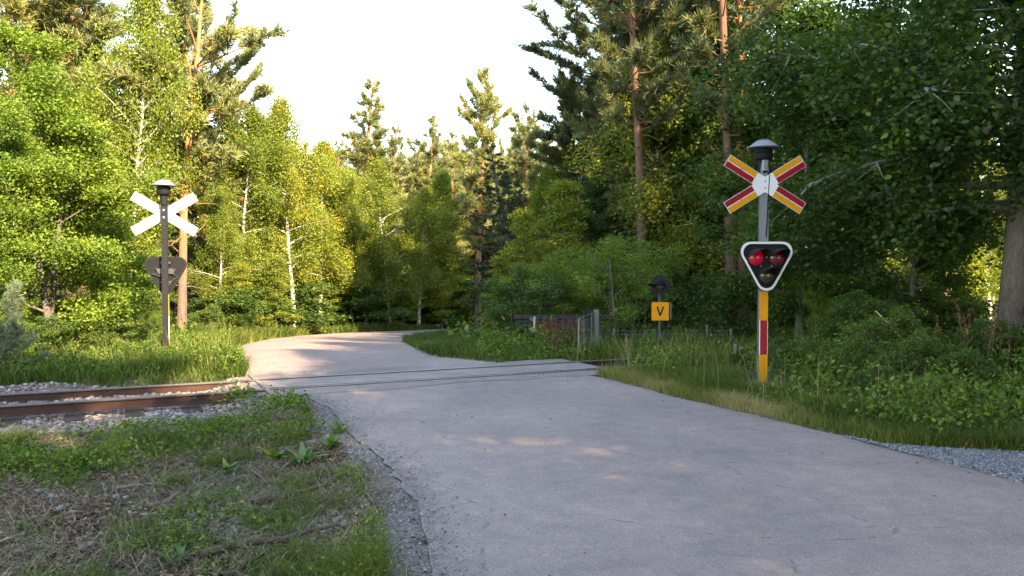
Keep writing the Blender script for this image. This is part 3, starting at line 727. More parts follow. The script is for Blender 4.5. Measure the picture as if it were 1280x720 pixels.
def gen_pine(seed, H=11., base=.5, Rr=2.2, env='round', dens=1., nl=.15, wn=.011, bark='pine_bark', leafm='pine_needle', r0=None, droop=.0,
             whorl=.42, dead=8, per=14, gap=.15, elev=(5, 45)):
    global rng
    keep = rng; g = rng = np.random.default_rng(seed)
    tt = np.linspace(0, 1, 14); r00 = r0 or H*.013
    wob = np.cumsum(np.cumsum(g.normal(0, .02, (14, 2)), 0), 0)*.6; wob[0] = 0
    tp = np.stack([wob[:, 0], wob[:, 1], H*tt*.985], 1); tp[0, 2] = -.25
    lines = [(tp, (r00*(1-tt)**.75+.012)*(1+.35*np.exp(-tt*25)))]
    at_t = lambda t: np.array([np.interp(t, tt, tp[:, q]) for q in range(3)])
    for i in range(dead):
        t = g.uniform(.15, base+.1); az = g.uniform(0, 6.28); L = g.uniform(.3, 1.1); p0 = at_t(t); pts = [p0]; dd = g.uniform(-.2, .4)
        for q in range(4):
            az += g.normal(0, .25); dd += g.normal(0, .15); pts.append(pts[-1]+L/4*np.array([math.cos(dd)*math.cos(az), math.cos(dd)*math.sin(az), math.sin(dd)]))
        lines.append((np.array(pts), np.linspace(.016, .004, 5)))
    TP = []; TDr = []; TT = []
    z = base*H
    while z < H*.97:
        u = (z/H-base)/(1-base); n = g.integers(4, 7); a0 = g.uniform(0, 6.28)
        for k in range(n):
            if g.random() < gap: continue
            if env == 'round': L = Rr*(math.sin(math.pi*(.16+.80*u))**.8)*g.uniform(.55, 1.15)
            elif env == 'cone': L = Rr*((1-u)**.8+.07)*g.uniform(.7, 1.1)
            else: L = Rr*(.35+.65*math.sin(math.pi*(.1+.86*u)))*g.uniform(.5, 1.1)
            az = a0+k*6.28/n+g.normal(0, .2); dd = R_(elev[0]+(elev[1]-elev[0])*u+g.normal(0, 9)); p0 = at_t(min(.985, (z+g.normal(0, .08))/H))
            m = 6; pts = [p0]
            for q in range(m):
                dd += R_(g.normal(3, 6)) - droop*.12; az += g.normal(0, .1)
                pts.append(pts[-1]+L/m*np.array([math.cos(dd)*math.cos(az), math.cos(dd)*math.sin(az), math.sin(dd)]))
            pts = np.array(pts); rb = max(.008, .022*(L/2)+.006)
            lines.append((pts, np.linspace(rb, .005, m+1)))
            ct = g.normal(.45, .18)
            nb = max(3, int(L*8*dens))
            for j in range(nb):
                s_ = 1-(g.random()**1.3)*.72; q = s_*m; iq = int(min(m-1, q)); fr = q-iq; pb = pts[iq]*(1-fr)+pts[iq+1]*fr
                dv = pts[iq+1]-pts[iq]; dv /= np.linalg.norm(dv)+1e-9
                sd = np.cross(dv, [0, 0, 1.])*g.choice([-1, 1]); d2 = dv*.6+sd*g.uniform(.2, .9)+np.array([0, 0, g.uniform(-.1, .45)-droop]); d2 /= np.linalg.norm(d2)
                l2 = g.uniform(.15, .5)*min(1, L)*(1.2-.4*s_); e = pb+d2*l2
                if g.random() < .5: lines.append((np.array([pb, e]), np.array([.007, .003])))
                for q_ in np.arange(.25, 1.05, max(.12, .11/l2)):
                    TP.append(pb+(e-pb)*q_+g.normal(0, .02, 3)); TDr.append(d2); TT.append(ct)
            TP.append(pts[-1]); TDr.append(dv); TT.append(ct)
        z += whorl*g.uniform(.7, 1.25)
    TP.append(at_t(.985)); TDr.append(np.array([0, 0, 1.])); TT.append(.5)
    TP = np.array(TP); TDr = np.array(TDr); TT = np.array(TT); n = len(TP)
    P = np.repeat(TP, per, 0); D = np.repeat(TDr, per, 0)*.75 + g.normal(0, .55, (n*per, 3)) + np.array([0, 0, .18]); D /= np.linalg.norm(D, axis=1, keepdims=True)
    W = np.cross(D, g.normal(0, 1, (n*per, 3))); W /= np.linalg.norm(W, axis=1, keepdims=True)
    ln = nl*(.7+.6*g.random(n*per))[:, None]; P = P+D*.01
    V = np.stack([P-W*wn, P+W*wn, P+D*ln+W*wn*.35, P+D*ln-W*wn*.35], 1)
    f = np.arange(n*per*4)
    tint = np.clip(np.repeat(TT, per)+g.normal(0, .14, n*per), 0, 1)
    crown = np_mesh('crown', V.reshape(-1, 3), f, np.full(n*per, 4), M[leafm], tint)
    trunk = finish('trunk', lines, 6, M[bark])
    rng = keep
    return trunk, crown

V = {}   # kind -> list of (trunk, crown, H0)
def reg(kind, H, *meshes): V.setdefault(kind, []).append((meshes[0], meshes[1], H))
for s in (1, 2): reg('alder', 6.5, *gen_broad(100+s, 6.5, 2.3, .06, 38, (8, 60), .05, 85000, .034, 'oval', .19, yellow=.02, stems=2, aspect=.55))
for s in (1, 2, 3): reg('birch', 8.5, *gen_broad(200+s, 8.5, 1.55, .20, 34, (25, 70), .35, 42000, .037, 'oval', .19, 'birch_bark', 'birch_leaf', yellow=.02, up=.2, r0=.07, gap=.1, lean=.05))
for s in (1, 2): reg('slimbirch', 5.0, *gen_broad(250+s, 5.0, .85, .08, 30, (30, 65), .15, 14000, .034, 'cone', .13, 'grey_bark', 'birch_leaf', yellow=.02, up=.3, r0=.035, gap=.1))
for s in (1, 2): reg('aspen', 9.5, *gen_broad(300+s, 9.5, 4.2, .27, 64, (5, 60), .42, 100000, .046, 'oval', .24, 'aspen_bark', 'aspen_leaf', r0=.25, up=.5, sides=6, aspect=.8, gap=.12, lean=.01))
for s in (1, 2): reg('maple', 8., *gen_broad(330+s, 8., 2.6, .08, 40, (5, 60), .1, 46000, .050, 'oval', .22, 'grey_bark', 'aspen_leaf', r0=.10, up=.5, sides=4, aspect=.7, gap=.1))
for s in (1, 2, 3): reg('bush', 2.0, *gen_broad(400+s, 2.0, 1.25, .04, 30, (20, 65), .1, 15000, .030, 'oval', .12, 'grey_bark', 'bush_leaf', stems=5, r0=.02, sides=6, aspect=.7, yellow=.03))
reg('willowbush', 2.6, *gen_broad(450, 2.6, 1.6, .03, 44, (15, 70), .1, 26000, .032, 'oval', .12, 'grey_bark', 'green_leaf', stems=6, r0=.02, aspect=.3))
for s in (1, 2, 3): reg('pine', 11., *gen_pine(500+s, 11., .45, 2.0, 'round', 1.5, .20, .011, gap=.08))
for s in (1, 2): reg('fullpine', 11., *gen_pine(520+s, 11., .22, 1.9, 'mix', 1.5, .20, .0115, gap=.04))
reg('tallpine', 13., *gen_pine(580, 13., .62, 2.4, 'round', 1.5, .19, .011, 'pine_bark', 'dark_needle', r0=.15, dead=26, gap=.1))
reg('ruddypine', 13., *gen_pine(581, 13., .40, 1.9, 'mix', 1.5, .19, .011, 'pine_bark_grey', 'dark_needle', r0=.14, dead=34, gap=.45))
reg('openpine', 10., *gen_pine(583, 10., .34, 2.3, 'mix', 1.7, .19, .011, 'pine_bark', gap=.55, r0=.12, dead=14, elev=(5, 40)))
for s in (1, 2): reg('darkpine', 11., *gen_pine(590+s, 11., .2, 2.1, 'mix', 1.9, .19, .0115, 'pine_bark_grey', 'dark_needle', gap=.02, whorl=.36, r0=.13))
reg('lonepine', 11., *gen_pine(570, 11., .34, 1.25, 'mix', 1.8, .2, .0115, gap=.03, whorl=.36, r0=.15, dead=14))
reg('conepine', 11., *gen_pine(530, 11., .2, 1.7, 'cone', 1.7, .19, .0115, elev=(0, 50), gap=.03))
reg('conepine', 11., *gen_pine(531, 11., .3, 1.5, 'cone', 1.7, .19, .0115, elev=(5, 50), gap=.03))
for s in (1, 2): reg('redpine', 13., *gen_pine(540+s, 13., .42, 2.6, 'round', 1.4, .19, .011, 'pine_bark_grey', 'dark_needle', r0=.16, dead=16, gap=.08))
reg('spruce', 7., *gen_pine(550, 7., .05, 1.7, 'cone', 1.3, .08, .013, 'grey_bark', 'spruce_needle', droop=.35, whorl=.26, elev=(-10, 30), dead=0, gap=.02))
reg('youngpine', 2.2, *gen_pine(560, 2.2, .05, .75, 'cone', 2.6, .10, .006, 'grey_bark', 'young_pine_needle', whorl=.22, elev=(25, 65), dead=0, gap=0, r0=.03))

NAME = dict(ruddypine='pine_tree', darkpine='pine_tree', tallpine='pine_tree', openpine='pine_tree', lonepine='pine_tree', alder='alder_tree', birch='birch_tree', slimbirch='birch_sapling', aspen='aspen_tree', maple='leafy_tree', bush='bush', willowbush='willow_bush',
            pine='pine_tree', fullpine='pine_tree', conepine='pine_tree', redpine='pine_tree', spruce='spruce_tree', youngpine='young_pine')
CAT = dict(bush='bush', willowbush='bush', slimbirch='sapling', youngpine='young tree')
CROWN = dict(bush='foliage', willowbush='foliage')
def plant(kind, x, y, H, label, group=None, var=None, wide=1.0, rz=None, z=None):
    t, c, H0 = V[kind][(var if var is not None else random.randrange(len(V[kind]))) % len(V[kind])]
    k = H/H0
    o = tag(empty(NAME[kind], (x, y, gz(x, y) if z is None else z), random.uniform(0, 6.28) if rz is None else rz), label, CAT.get(kind, 'tree'), group)
    o.scale = (k*wide, k*wide, k)
    link('stem' if kind in CROWN else 'trunk', t, o); link(CROWN.get(kind, 'crown'), c, o)
    return o
def at(px, d): return (px-640)/FOC*d
def tree(kind, px, d, top, label, group=None, var=None, wide=1.0, rz=None):
    x = at(px, d); zt = EYE + math.tan(math.atan((360-top)/FOC)-PITCH)*d; g = gz(x, d)
    return plant(kind, x, d, zt-g, label, group, var, wide, rz, g)

# ------------------------------------------------------------------ trees on the left
tree('alder', 30, 14.5, 25, 'broad bright green leafy tree at the left edge of the picture', var=0, wide=1.05)
tree('alder', 118, 17, 205, 'bright green leafy tree left of the left signal', var=1, wide=1.0)
tree('alder', -70, 13, 120, 'sunlit leafy tree mostly cut off by the left picture edge', var=1)
tree('alder', 175, 19.5, 300, 'low leafy tree directly behind the left signal', var=0, wide=1.0)
tree('pine', 20, 20, -160, 'tall pine with orange trunk at the top left corner', var=0, wide=1.0)
tree('fullpine', 105, 21.5, -90, 'tall bushy pine above the bright leafy trees at far left', var=0, wide=1.15)
tree('fullpine', 60, 24, -60, 'pine behind the leafy trees at far left, seen between crowns', var=1)
p3 = tree('openpine', 226, 19.5, -70, 'pine with bare bright orange trunk rising behind the left signal', var=0, wide=1.0, rz=.4)
p3.name = 'pine_tree'
tree('birch', 155, 18.5, -30, 'tall drooping birch between the bushy pine and the orange trunked pine', var=0, wide=.8)
tree('fullpine', 268, 24.5, -15, 'bushy pine right of the orange trunked pine on the left', var=1, wide=1.05)
tree('birch', 292, 24, 130, 'birch with dense green crown left of the leaning white birch', var=1, wide=1.15)
tree('birch', 330, 27, 150, 'birch in the middle of the left roadside row', var=2, wide=1.2)
tree('birch', 368, 25.5, 122, 'tall pale birch with thin white trunk standing by the road bend', var=0, wide=1.05)
tree('birch', 400, 29, 175, 'rounded birch right of the tall pale birch', var=1, wide=1.25)
tree('birch', 272, 22.5, 240, 'small birch right of the left signal post', var=2, wide=1.2)
tree('slimbirch', 300, 22, 330, 'slender sapling at the left road edge nearest the signal', var=0, wide=1.5)
tree('slimbirch', 345, 24, 320, 'slender sapling at the left road edge below the pale birch', var=1, wide=1.5)
tree('birch', 430, 31, 215, 'yellow green birch left of centre beyond the bend', var=2, wide=1.25)
tree('birch', 488, 33, 205, 'yellowing birch in the middle of the far row', var=0, wide=1.2)
tree('birch', 523, 34, 235, 'yellow topped birch just left of the lone tall pine', var=1, wide=1.3)
tree('birch', 458, 33, 265, 'low birch between two yellowing birches beyond the bend', var=1, wide=1.4)
tree('slimbirch', 553, 35, 290, 'small birch close left of the lone tall pine trunk', var=0, wide=1.6)
tree('slimbirch', 410, 29.5, 330, 'sapling at the foot of the far row by the bend, left part', var=1, wide=1.6)
tree('slimbirch', 505, 33.5, 330, 'sapling at the foot of the far row by the bend, right part', var=0, wide=1.7)
tree('spruce', 440, 34, 280, 'dark spruce in the shade beyond the bend, left one', wide=1.0)
tree('spruce', 540, 37, 290, 'dark spruce in the shade beyond the bend, right one', wide=1.0)
tree('youngpine', 2, 11.6, 350, 'pale bluish young pine at the left picture edge by the track', wide=1.0)
# pines in the middle distance
tree('conepine', 449, 38, 92, 'pointed pine with wide crown left of centre on the skyline', var=0, wide=1.35)
tree('conepine', 485, 41, 145, 'lower pine close right of the pointed wide pine', var=1, wide=1.2)
tree('conepine', 527, 42, 136, 'pointed pine midway between the two tallest far pines', var=0, wide=1.1)
tree('conepine', 561, 44, 152, 'thin pine just left of the lone tall pine on the skyline', var=1, wide=1.1)
tree('lonepine', 597, 36, 84, 'lone tall pine with long straight orange trunk at the centre', var=0, wide=1.0)
tree('fullpine', 648, 43, 143, 'pine on the skyline right of the lone tall pine', var=0, wide=1.0)
tree('fullpine', 690, 40, 160, 'pine on the skyline touching the large dark pines', var=1)
tree('conepine', 408, 42, 165, 'pine top showing above the rounded birch', var=1, wide=1.1)
tree('fullpine', 625, 47, 185, 'distant pine behind the lone tall pine', var=1)
tree('conepine', 468, 46, 172, 'small far pine between the pointed wide pine and its lower neighbour', var=1, wide=1.4)
tree('conepine', 507, 47, 182, 'small far pine filling the dip left of the midway pine', var=0, wide=1.4)
tree('fullpine', 545, 47, 178, 'small far pine filling the dip right of the midway pine', var=1, wide=1.3)
tree('fullpine', 578, 48, 186, 'small far pine touching the left side of the lone tall pine', var=0, wide=1.2)
tree('fullpine', 612, 46, 176, 'small far pine touching the right side of the lone tall pine', var=1, wide=1.2)
tree('birch', 548, 37, 215, 'pale green birch filling the row left of the lone tall pine', var=0, wide=1.2)
tree('birch', 462, 35, 225, 'pale green birch in the far row below the pointed wide pine', var=2, wide=1.2)
# right side
tree('spruce', 652, 29, 185, 'dark spruce behind the pale saplings right of centre', wide=1.2)
tree('slimbirch', 652, 19.5, 262, 'pale birch sapling with pointed top above the old fence', var=0, wide=1.5)
tree('slimbirch', 705, 20, 225, 'tall thin birch sapling behind the old fence', var=1, wide=1.6)
tree('slimbirch', 628, 22, 320, 'low sapling at the left end of the right hand wood', var=1, wide=1.8)
tree('birch', 690, 26, 215, 'leafy birch right of centre in front of the dark pines', var=2, wide=1.2)
tree('redpine', 752, 26, -60, 'large dark pine with spreading left crown right of the open sky', var=1, wide=1.3, rz=2.5)
tree('ruddypine', 803, 19.4, -260, 'tall pine with long reddish trunk right of the sky gap', var=0, wide=.85, rz=1.0)
tree('darkpine', 728, 27, 90, 'dense dark pine at the edge of the open sky', var=0, wide=1.15)
tree('darkpine', 785, 21.5, 0, 'dense dark pine filling the space left of the long reddish trunk', var=1, wide=.95)
tree('darkpine', 835, 22.5, -50, 'dense dark pine right of the long reddish trunk', var=0, wide=1.0)
tree('darkpine', 875, 26, -40, 'dark pine far behind between the reddish trunk and the right signal', var=1, wide=1.1)
tree('spruce', 700, 24, 205, 'dark spruce standing below the dense dark pine at the sky edge', wide=1.1)
tree('birch', 850, 21, 60, 'green birch between the reddish trunk and the right signal', var=0, wide=1.3)
tree('birch', 878, 24, 190, 'yellow green birch behind the small yellow sign', var=1, wide=1.4)
tree('ruddypine', 914, 18.4, -300, 'pine with orange lit trunk just left of the right signal', var=2, wide=.9)
tree('tallpine', 934, 19.5, -260, 'pine with orange lit trunk directly behind the right signal', var=0, wide=.9)
tree('maple', 752, 21.5, 235, 'dark leafy tree between the old fence and the large pines', var=0, wide=.95)
tree('maple', 830, 21, 250, 'dark leafy tree behind the small yellow sign', var=1, wide=.95)
aspen = tree('aspen', 1262, 13.2, -190, 'large shady tree with thick grey trunk at the right edge', var=0, rz=.6, wide=1.05)
tree('maple', 1085, 18.5, 20, 'dark broad crowned tree behind and right of the right signal', var=1, rz=2.0, wide=.95)
tree('maple', 1000, 15.5, 60, 'dark leafy tree close behind the right signal', var=0, wide=1.05)
tree('maple', 1140, 14.6, 100, 'dark leafy tree left of the thick grey trunk', var=1, wide=.9)
tree('maple', 965, 20.5, -60, 'dark crowned tree overhanging behind the crossing lights', var=0, rz=4, wide=.95)
# bushes
for px, d, top, k, lab in ((650, 17.8, 345, 'bush', 'bush over the left end of the old fence'), (705, 18.2, 325, 'willowbush', 'broad bush behind the middle of the old fence'),
        (785, 17.6, 305, 'willowbush', 'dark rounded bush left of the small yellow sign'), (850, 18.2, 345, 'bush', 'bush right of the small yellow sign'),
        (905, 17.5, 350, 'bush', 'bush behind the track left of the right signal post'), (1010, 16.5, 335, 'bush', 'bush behind the track right of the right signal post'),
        (1045, 11.6, 425, 'bush', 'leafy bush in the right undergrowth nearest the right signal'), (1105, 10.4, 392, 'bush', 'large bush in the middle of the right undergrowth'), (1145, 9.6, 425, 'bush', 'light green bush standing closest to the gravel edge'), (1080, 12.4, 370, 'bush', 'bush directly behind the large undergrowth bush'),
        (1185, 9.9, 425, 'bush', 'leafy bush in the right undergrowth before the thick trunk'), (1270, 8.8, 485, 'bush', 'bush cut by the right edge in front of the thick trunk'),
        (1010, 10.9, 430, 'bush', 'small bush just right of the right signal foot'), (985, 11.6, 425, 'bush', 'small bush right behind the right signal foot'), (925, 12.0, 440, 'bush', 'small bush left behind the right signal foot'), (1045, 10.0, 440, 'bush', 'bush at the verge between the right signal and the undergrowth'), (1075, 9.7, 450, 'bush', 'low bush at the front of the undergrowth, leftmost'), (1110, 9.0, 462, 'bush', 'low bush at the front of the undergrowth, second from left'),
        (1165, 8.6, 470, 'willowbush', 'low narrow leaved bush at the front of the undergrowth'), (1215, 8.9, 440, 'bush', 'low bush at the front of the undergrowth before the thick trunk'), (1235, 10.2, 405, 'bush', 'higher bush left of the foot of the thick trunk'),
        (1040, 14.5, 370, 'willowbush', 'shaded bush beyond the rails on the right'), (1150, 14.5, 360, 'bush', 'shaded bush left of the thick grey trunk'),
        (1330, 12.5, 380, 'bush', 'bush right of the thick trunk outside the picture'),
        (868, 15.6, 418, 'bush', 'low bush between the small yellow sign and the right signal'), (770, 15.8, 420, 'bush', 'low bush right of the old gate'), (672, 15.4, 415, 'bush', 'low bush at the left end of the old fence'),
        (60, 13.3, 400, 'bush', 'bush beyond the track at far left'), (130, 14.5, 395, 'bush', 'bush beyond the track left of the left signal'),
        (-20, 12.5, 400, 'willowbush', 'bush beyond the track at the left picture edge'), (250, 18.5, 385, 'bush', 'bush right behind the left signal post'),
        (300, 20.5, 390, 'bush', 'low bush at the left road edge'), (190, 16.5, 390, 'willowbush', 'bush between the left signal and the leafy trees')):
    tree(k, px, d, top, lab, wide=1.15)
for q, (px, d, top) in enumerate(((265, 20.5, 365), (283, 23, 345), (318, 25, 350), (338, 26.5, 360), (360, 28, 345), (385, 28.5, 362), (405, 31, 350), (425, 31.5, 368), (447, 33.5, 350), (470, 34, 366), (492, 35.5, 352), (515, 36, 368), (535, 37, 350), (558, 38, 362), (578, 39, 350), (615, 38, 360))):
    tree('slimbirch' if q % 2 else 'bush', px, d, top, 'low leafy growth closing the foot of the roadside trees beyond the bend', 'undergrowth at the foot of the far row', wide=2.2 if q % 2 else 1.9)
for px, d, k, top in ((-160, 15, 'alder', 60), (-260, 18, 'alder', 40), (-210, 22, 'fullpine', -60), (-380, 20, 'fullpine', -40), (-330, 26, 'birch', 40), (-480, 24, 'fullpine', 0), (-120, 28, 'fullpine', 20), (-560, 19, 'alder', 60)):
    tree(k, px, d, top, 'roadside tree standing left of the picture', 'trees outside the left edge', wide=1.2)
# far wood: rows that close the view
random.seed(11)
far = []
for row, (d, tlo, thi, step) in enumerate(((48, 175, 215, 44), (58, 185, 225, 48), (72, 190, 225, 46))):
    px = -260 + row*20
    while px < 1560:
        k = random.choice(['fullpine', 'conepine', 'fullpine', 'birch', 'spruce'])
        tree(k, px+random.uniform(-12, 12), d+random.uniform(-3, 3), random.uniform(tlo, thi), 'distant tree in the solid wood behind the roadside trees', 'trees of the distant wood', wide=random.uniform(1.15, 1.5))
        px += step
for px, d, k, top in ((20, 29, 'birch', 120), (80, 33, 'fullpine', 60), (150, 31, 'birch', 110), (200, 36, 'fullpine', 70), (250, 34, 'spruce', 190), (310, 36, 'fullpine', 160), (350, 40, 'birch', 190),
                      (750, 34, 'fullpine', 120), (830, 30, 'birch', 100), (880, 34, 'fullpine', 60), (950, 30, 'birch', 90), (1010, 26, 'birch', 120), (1060, 32, 'fullpine', 40), (1120, 26, 'birch', 60),
                      (1180, 30, 'fullpine', 30), (1240, 24, 'birch', 60), (730, 30, 'birch', 240), (790, 31, 'spruce', 250), (860, 28, 'spruce', 290)):
    tree(k, px, d, top, 'tree standing deeper in the wood and partly hidden by nearer trees', 'trees deeper in the wood', wide=1.25)
for q in range(16):
    px = 10+q*26 + random.uniform(-8, 8)
    if q > 5: px = 650+(q-6)*60
    tree('bush', px, random.uniform(21, 27), random.uniform(365, 385), 'small bush in the shade under the roadside trees', 'bushes under the trees', wide=1.6)
# trees out of frame on the right that shade the road
random.seed(5)
for x, y, H, k in ((10.8, 7.5, 13, 'maple'), (13.2, 4, 14, 'aspen'), (10, 2.3, 13, 'birch'), (9.4, 5.4, 11.5, 'maple'), (7.8, 0.8, 12, 'birch'), (10.3, -3.4, 10, 'birch'), (13.5, 0, 13.5, 'maple'), (12.3, -6, 14, 'birch'),
                   (7.5, -8, 15.5, 'maple'), (11.3, -11.5, 14, 'maple'), (5.2, -12.5, 15.5, 'maple'), (8.5, -15.5, 15, 'aspen'), (14.5, 9.5, 13, 'maple'), (3.2, -15, 13.5, 'maple'), (15.5, 0.5, 14, 'fullpine'), (13, 11.5, 11, 'maple')):
    plant(k, x, y, H, 'roadside tree right of the picture that shades the road', 'shade trees outside the right edge', wide=1.05)

# broken bare branch hanging in the orange trunked pine
lines = []
b0 = np.array([at(203, 21.4), 21.4, EYE+(330-105)/FOC*21.4]); 
for q in range(7):
    e = b0+np.array([.55+.14*q*.5, random.uniform(-.2, .2), -1.0-.12*q+random.uniform(-.1, .1)])
    mid = (b0+e)/2+np.array([0, 0, .12]); lines.append((np.array([b0, mid, e]), np.array([.022, .012, .004])))
    for w in range(5):
        s0 = mid+(e-mid)*random.random(); lines.append((np.array([s0, s0+np.array([random.uniform(-.1, .35), random.uniform(-.2, .2), -random.uniform(.1, .4)])]), np.array([.006, .002])))
tag(link('broken_branch', finish('broken_branch', lines, 5, M['dead_wood'])), 'pale bare broken branch hanging beside the orange pine trunk', 'branch')

# ------------------------------------------------------------------ crossing signals
XM = Matrix(((1, 0, 0, 0), (0, 0, -1, 0), (0, 1, 0, 0), (0, 0, 0, 1)))      # draws in x-z, extrudes toward -y
def xz(depth_front, z=0, x=0): return Matrix.Translation((x, depth_front, z)) @ XM
def make_signal(front_dark):
    root = empty('crossing_signal', (0, 0, 0))
    # I-profile post
    mb = MB(); w = .052; H = 2.82
    mb.box((0, -.045, H/2-.1), (.088, .008, H+.2)); mb.box((0, .03, H/2-.1), (.085, .008, H+.2)); mb.box((0, -.0075, H/2-.1), (.008, .066, H+.2))
    mb.box((-.034, -.051, 2.0), (.036, .004, 1.55)); mb.box((.034, -.051, 2.0), (.036, .004, 1.55))
    mb.build('post', front_dark, root)
    f = MB().box((0, 0, -.02), (.26, .26, .06), bev=.03); 
    for a in (-1, 1):
        for b in (-1, 1): f.lathe([(.016, .01), (.016, .035), (.008, .05)], 6, Matrix.Translation((a*.09, b*.09, 0)))
    f.build('base_plate', M['steel'], root)
    # yellow-red-yellow marker plates on the lower front
    for z0, z1, m_ in ((0.02, .438, 'yellow'), (.442, .868, 'red'), (.872, 1.225, 'yellow')):
        p = MB().box((0, -.056, (z0+z1)/2), (.108, .006, z1-z0), bev=.002).build('marker_plate', M['white' if m_ == 'red' else m_], root)
        p['label'] = 'red marker plate with white side edges' if m_ == 'red' else 'yellow marker plate'
        if m_ == 'red': MB().box((0, -.061, (z0+z1)/2), (.090, .003, z1-z0), bev=.001).build('red_sheeting', M['red'], p)
    # light unit: rounded triangle, point down
    def rtri(hw, ztop, zbot, r, n=8):
        cs = [(-hw+r, ztop-r), (hw-r, ztop-r), (0, zbot+r)]
        tang = math.atan2((ztop-r)-(zbot+r), hw-r)
        angs = [(math.pi/2, math.pi+math.pi/2-tang), (-(math.pi/2-tang), math.pi/2), (math.pi+math.pi/2-tang, 2*math.pi-(math.pi/2-tang))]
        out = []
        for (cx, cz), (a0, a1) in zip(cs, angs):
            for k in range(n+1): a = a0+(a1-a0)*k/n; out.append((cx+r*math.cos(a), cz+r*math.sin(a)))
        # order: right corner, left corner, bottom
        q = out[n+1:2*n+2] + out[:n+1] + out[2*n+2:]
        return q
    lu_z = 1.55; fy = -.11
    outer = rtri(.325, .295, -.31, .125); inner = rtri(.297, .267, -.28, .105)
    n = len(outer); rim = MB()
    vs = [(p[0], fy-.035, lu_z+p[1]) for p in outer]+[(p[0], fy-.035, lu_z+p[1]) for p in inner]+[(p[0], fy+.0, lu_z+p[1]) for p in outer]+[(p[0], fy-.0, lu_z+p[1]) for p in inner]
    fs = []
    for k in range(n):
        k2 = (k+1) % n
        fs += [(k, k2, n+k2, n+k), (k, 2*n+k, 2*n+k2, k2), (n+k, n+k2, 3*n+k2, 3*n+k), (2*n+k, 3*n+k, 3*n+k2, 2*n+k2)]
    rim.add(vs, fs)
    bb = MB().prism(inner, .0, .03, xz(fy+.014, lu_z)); bb.prism(rtri(.329, .299, -.314, .129), 0, .036, xz(fy+.014, lu_z))
    board = bb.build('background_board', M['black'], root); rim.build('white_rim', M['white'], board)
    for bz in (.2, -.12): MB().box((0, -.08, lu_z+bz), (.16, .05, .04)).build('bracket', M['dark_steel'], root)
    # cable and fittings on the back of the board
    back = MB(); back.box((0, -.075, lu_z+.06), (.26, .03, .09))
    back.tube([(-.16, -.085, lu_z+.1), (-.11, -.05, lu_z+.02), (-.2, -.07, lu_z-.03), (-.1, -.06, lu_z-.1), (-.05, -.05, lu_z-.18)], .007, 6)
    back.tube([(.16, -.085, lu_z+.12), (.1, -.04, lu_z+.03), (.2, -.06, lu_z+.02), (.07, -.05, lu_z-.02)], .007, 6)
    back.build('lamp_wiring', M['dark_steel'], root)
    for lx, lz, mt, lab in ((-.135, .10, 'lens_lit', 'lit red left lens'), (.125, .10, 'lens_red', 'dark red right lens'), (0, -.12, 'lens_clear', 'unlit clear lower lens')):
        T = xz(fy-.016, lu_z+lz, lx)
        l = MB().lathe([(.098, 0), (.095, .012), (.07, .026), (.035, .034), (.002, .037)], 28, T).build('lens', M[mt], root, smooth=True); l['label'] = lab
        MB().lathe([(.110, 0), (.110, .022), (.099, .022), (.099, 0)], 28, T, cap=False).build('lens_ring', M['black'], l)
        # visor: open half tube, longest at the top
        vz = MB(); n_ = 22; vs = []; L0 = .31
        for k in range(n_+1):
            a = R_(-12)+R_(204)*k/n_; s_ = max(0, math.sin(a)); L_ = .03+L0*s_**.8
            for rr in (.104, .109):
                c_, d_ = rr*math.cos(a), rr*math.sin(a)
                vs += [(c_, d_, .0), (c_*.96, d_*.96, L_)]
        fs = []
        for k in range(n_):
            b = k*4; c = b+4; fs += [(b, c, c+1, b+1), (b+2, b+3, c+3, c+2), (b+1, c+1, c+3, b+3), (b, b+2, c+2, c)]
        vz.add(vs, fs, T); vz.build('visor', M['black'], l, smooth=True)
    for bx, bz in ((0.0, .10), (-.07, -.005), (.065, -.005)): MB().lathe([(.012, 0), (.012, .008), (.004, .013)], 10, xz(fy-.016, lu_z+bz, bx)).build('bolt', M['steel'], board)
    # crossbuck, centre at z = 2.555
    cz = 2.555; A = R_(31.5); hl = .565; hw = .080
    def rot(p, a): return (p[0]*math.cos(a)-p[1]*math.sin(a), p[0]*math.sin(a)+p[1]*math.cos(a))
    dirs = [A, math.pi-A, math.pi+A, -A]
    ot = []
    for a in dirs:
        ot += [rot((hl, -hw), a), rot((hl, hw), a)]
        # inner corner with the next arm
        nxt = dirs[(dirs.index(a)+1) % 4]; mid = (a+(nxt if nxt > a else nxt+2*math.pi))/2; half = mid-a
        rr = hw/math.sin(half); ot.append((rr*math.cos(mid), rr*math.sin(mid)))
    cb = MB().prism(ot, 0, .004, xz(-.062, cz)).build('crossbuck', M['white'], root)
    st = MB()
    for a in dirs:
        up = math.cos(a)*1.0        # +y side of the arm frame points up for right arms, down for left arms
        u_sign = 1 if math.cos(a) > 0 else -1
        top_y = (dirs.index(a) in (0, 1))
        # upper band yellow on the upper arms, red on the lower arms
        for band, colr in (((.006, hw-.005), 'yellow' if top_y else 'red'), ((-hw+.005, -.006), 'red' if top_y else 'yellow')):
            y0, y1 = band
            if u_sign < 0: y0, y1 = -y1, -y0
            x0 = .155
            pl = [rot((x0, y0), a), rot((hl-.006, y0), a), rot((hl-.006, y1), a), rot((x0, y1), a)]
            MB().prism(pl, 0, .0025, xz(-.0665, cz)).build(colr+'_band', M[colr], cb)
    MB().prism([(p[0]*.985, p[1]*.985) for p in ot], 0, .002, xz(-.0575, cz)).build('back_sheet', M['alu'], cb)
    rb = MB()
    for a in dirs:
        for s_ in (-.05, .05):
            pl = [rot((.10, s_-.012), a), rot((hl-.03, s_-.012), a), rot((hl-.03, s_+.012), a), rot((.10, s_+.012), a)]
            rb.prism(pl, 0, .006, xz(-.0535, cz))
    rb.build('stiffening_rib', M['alu'], cb)
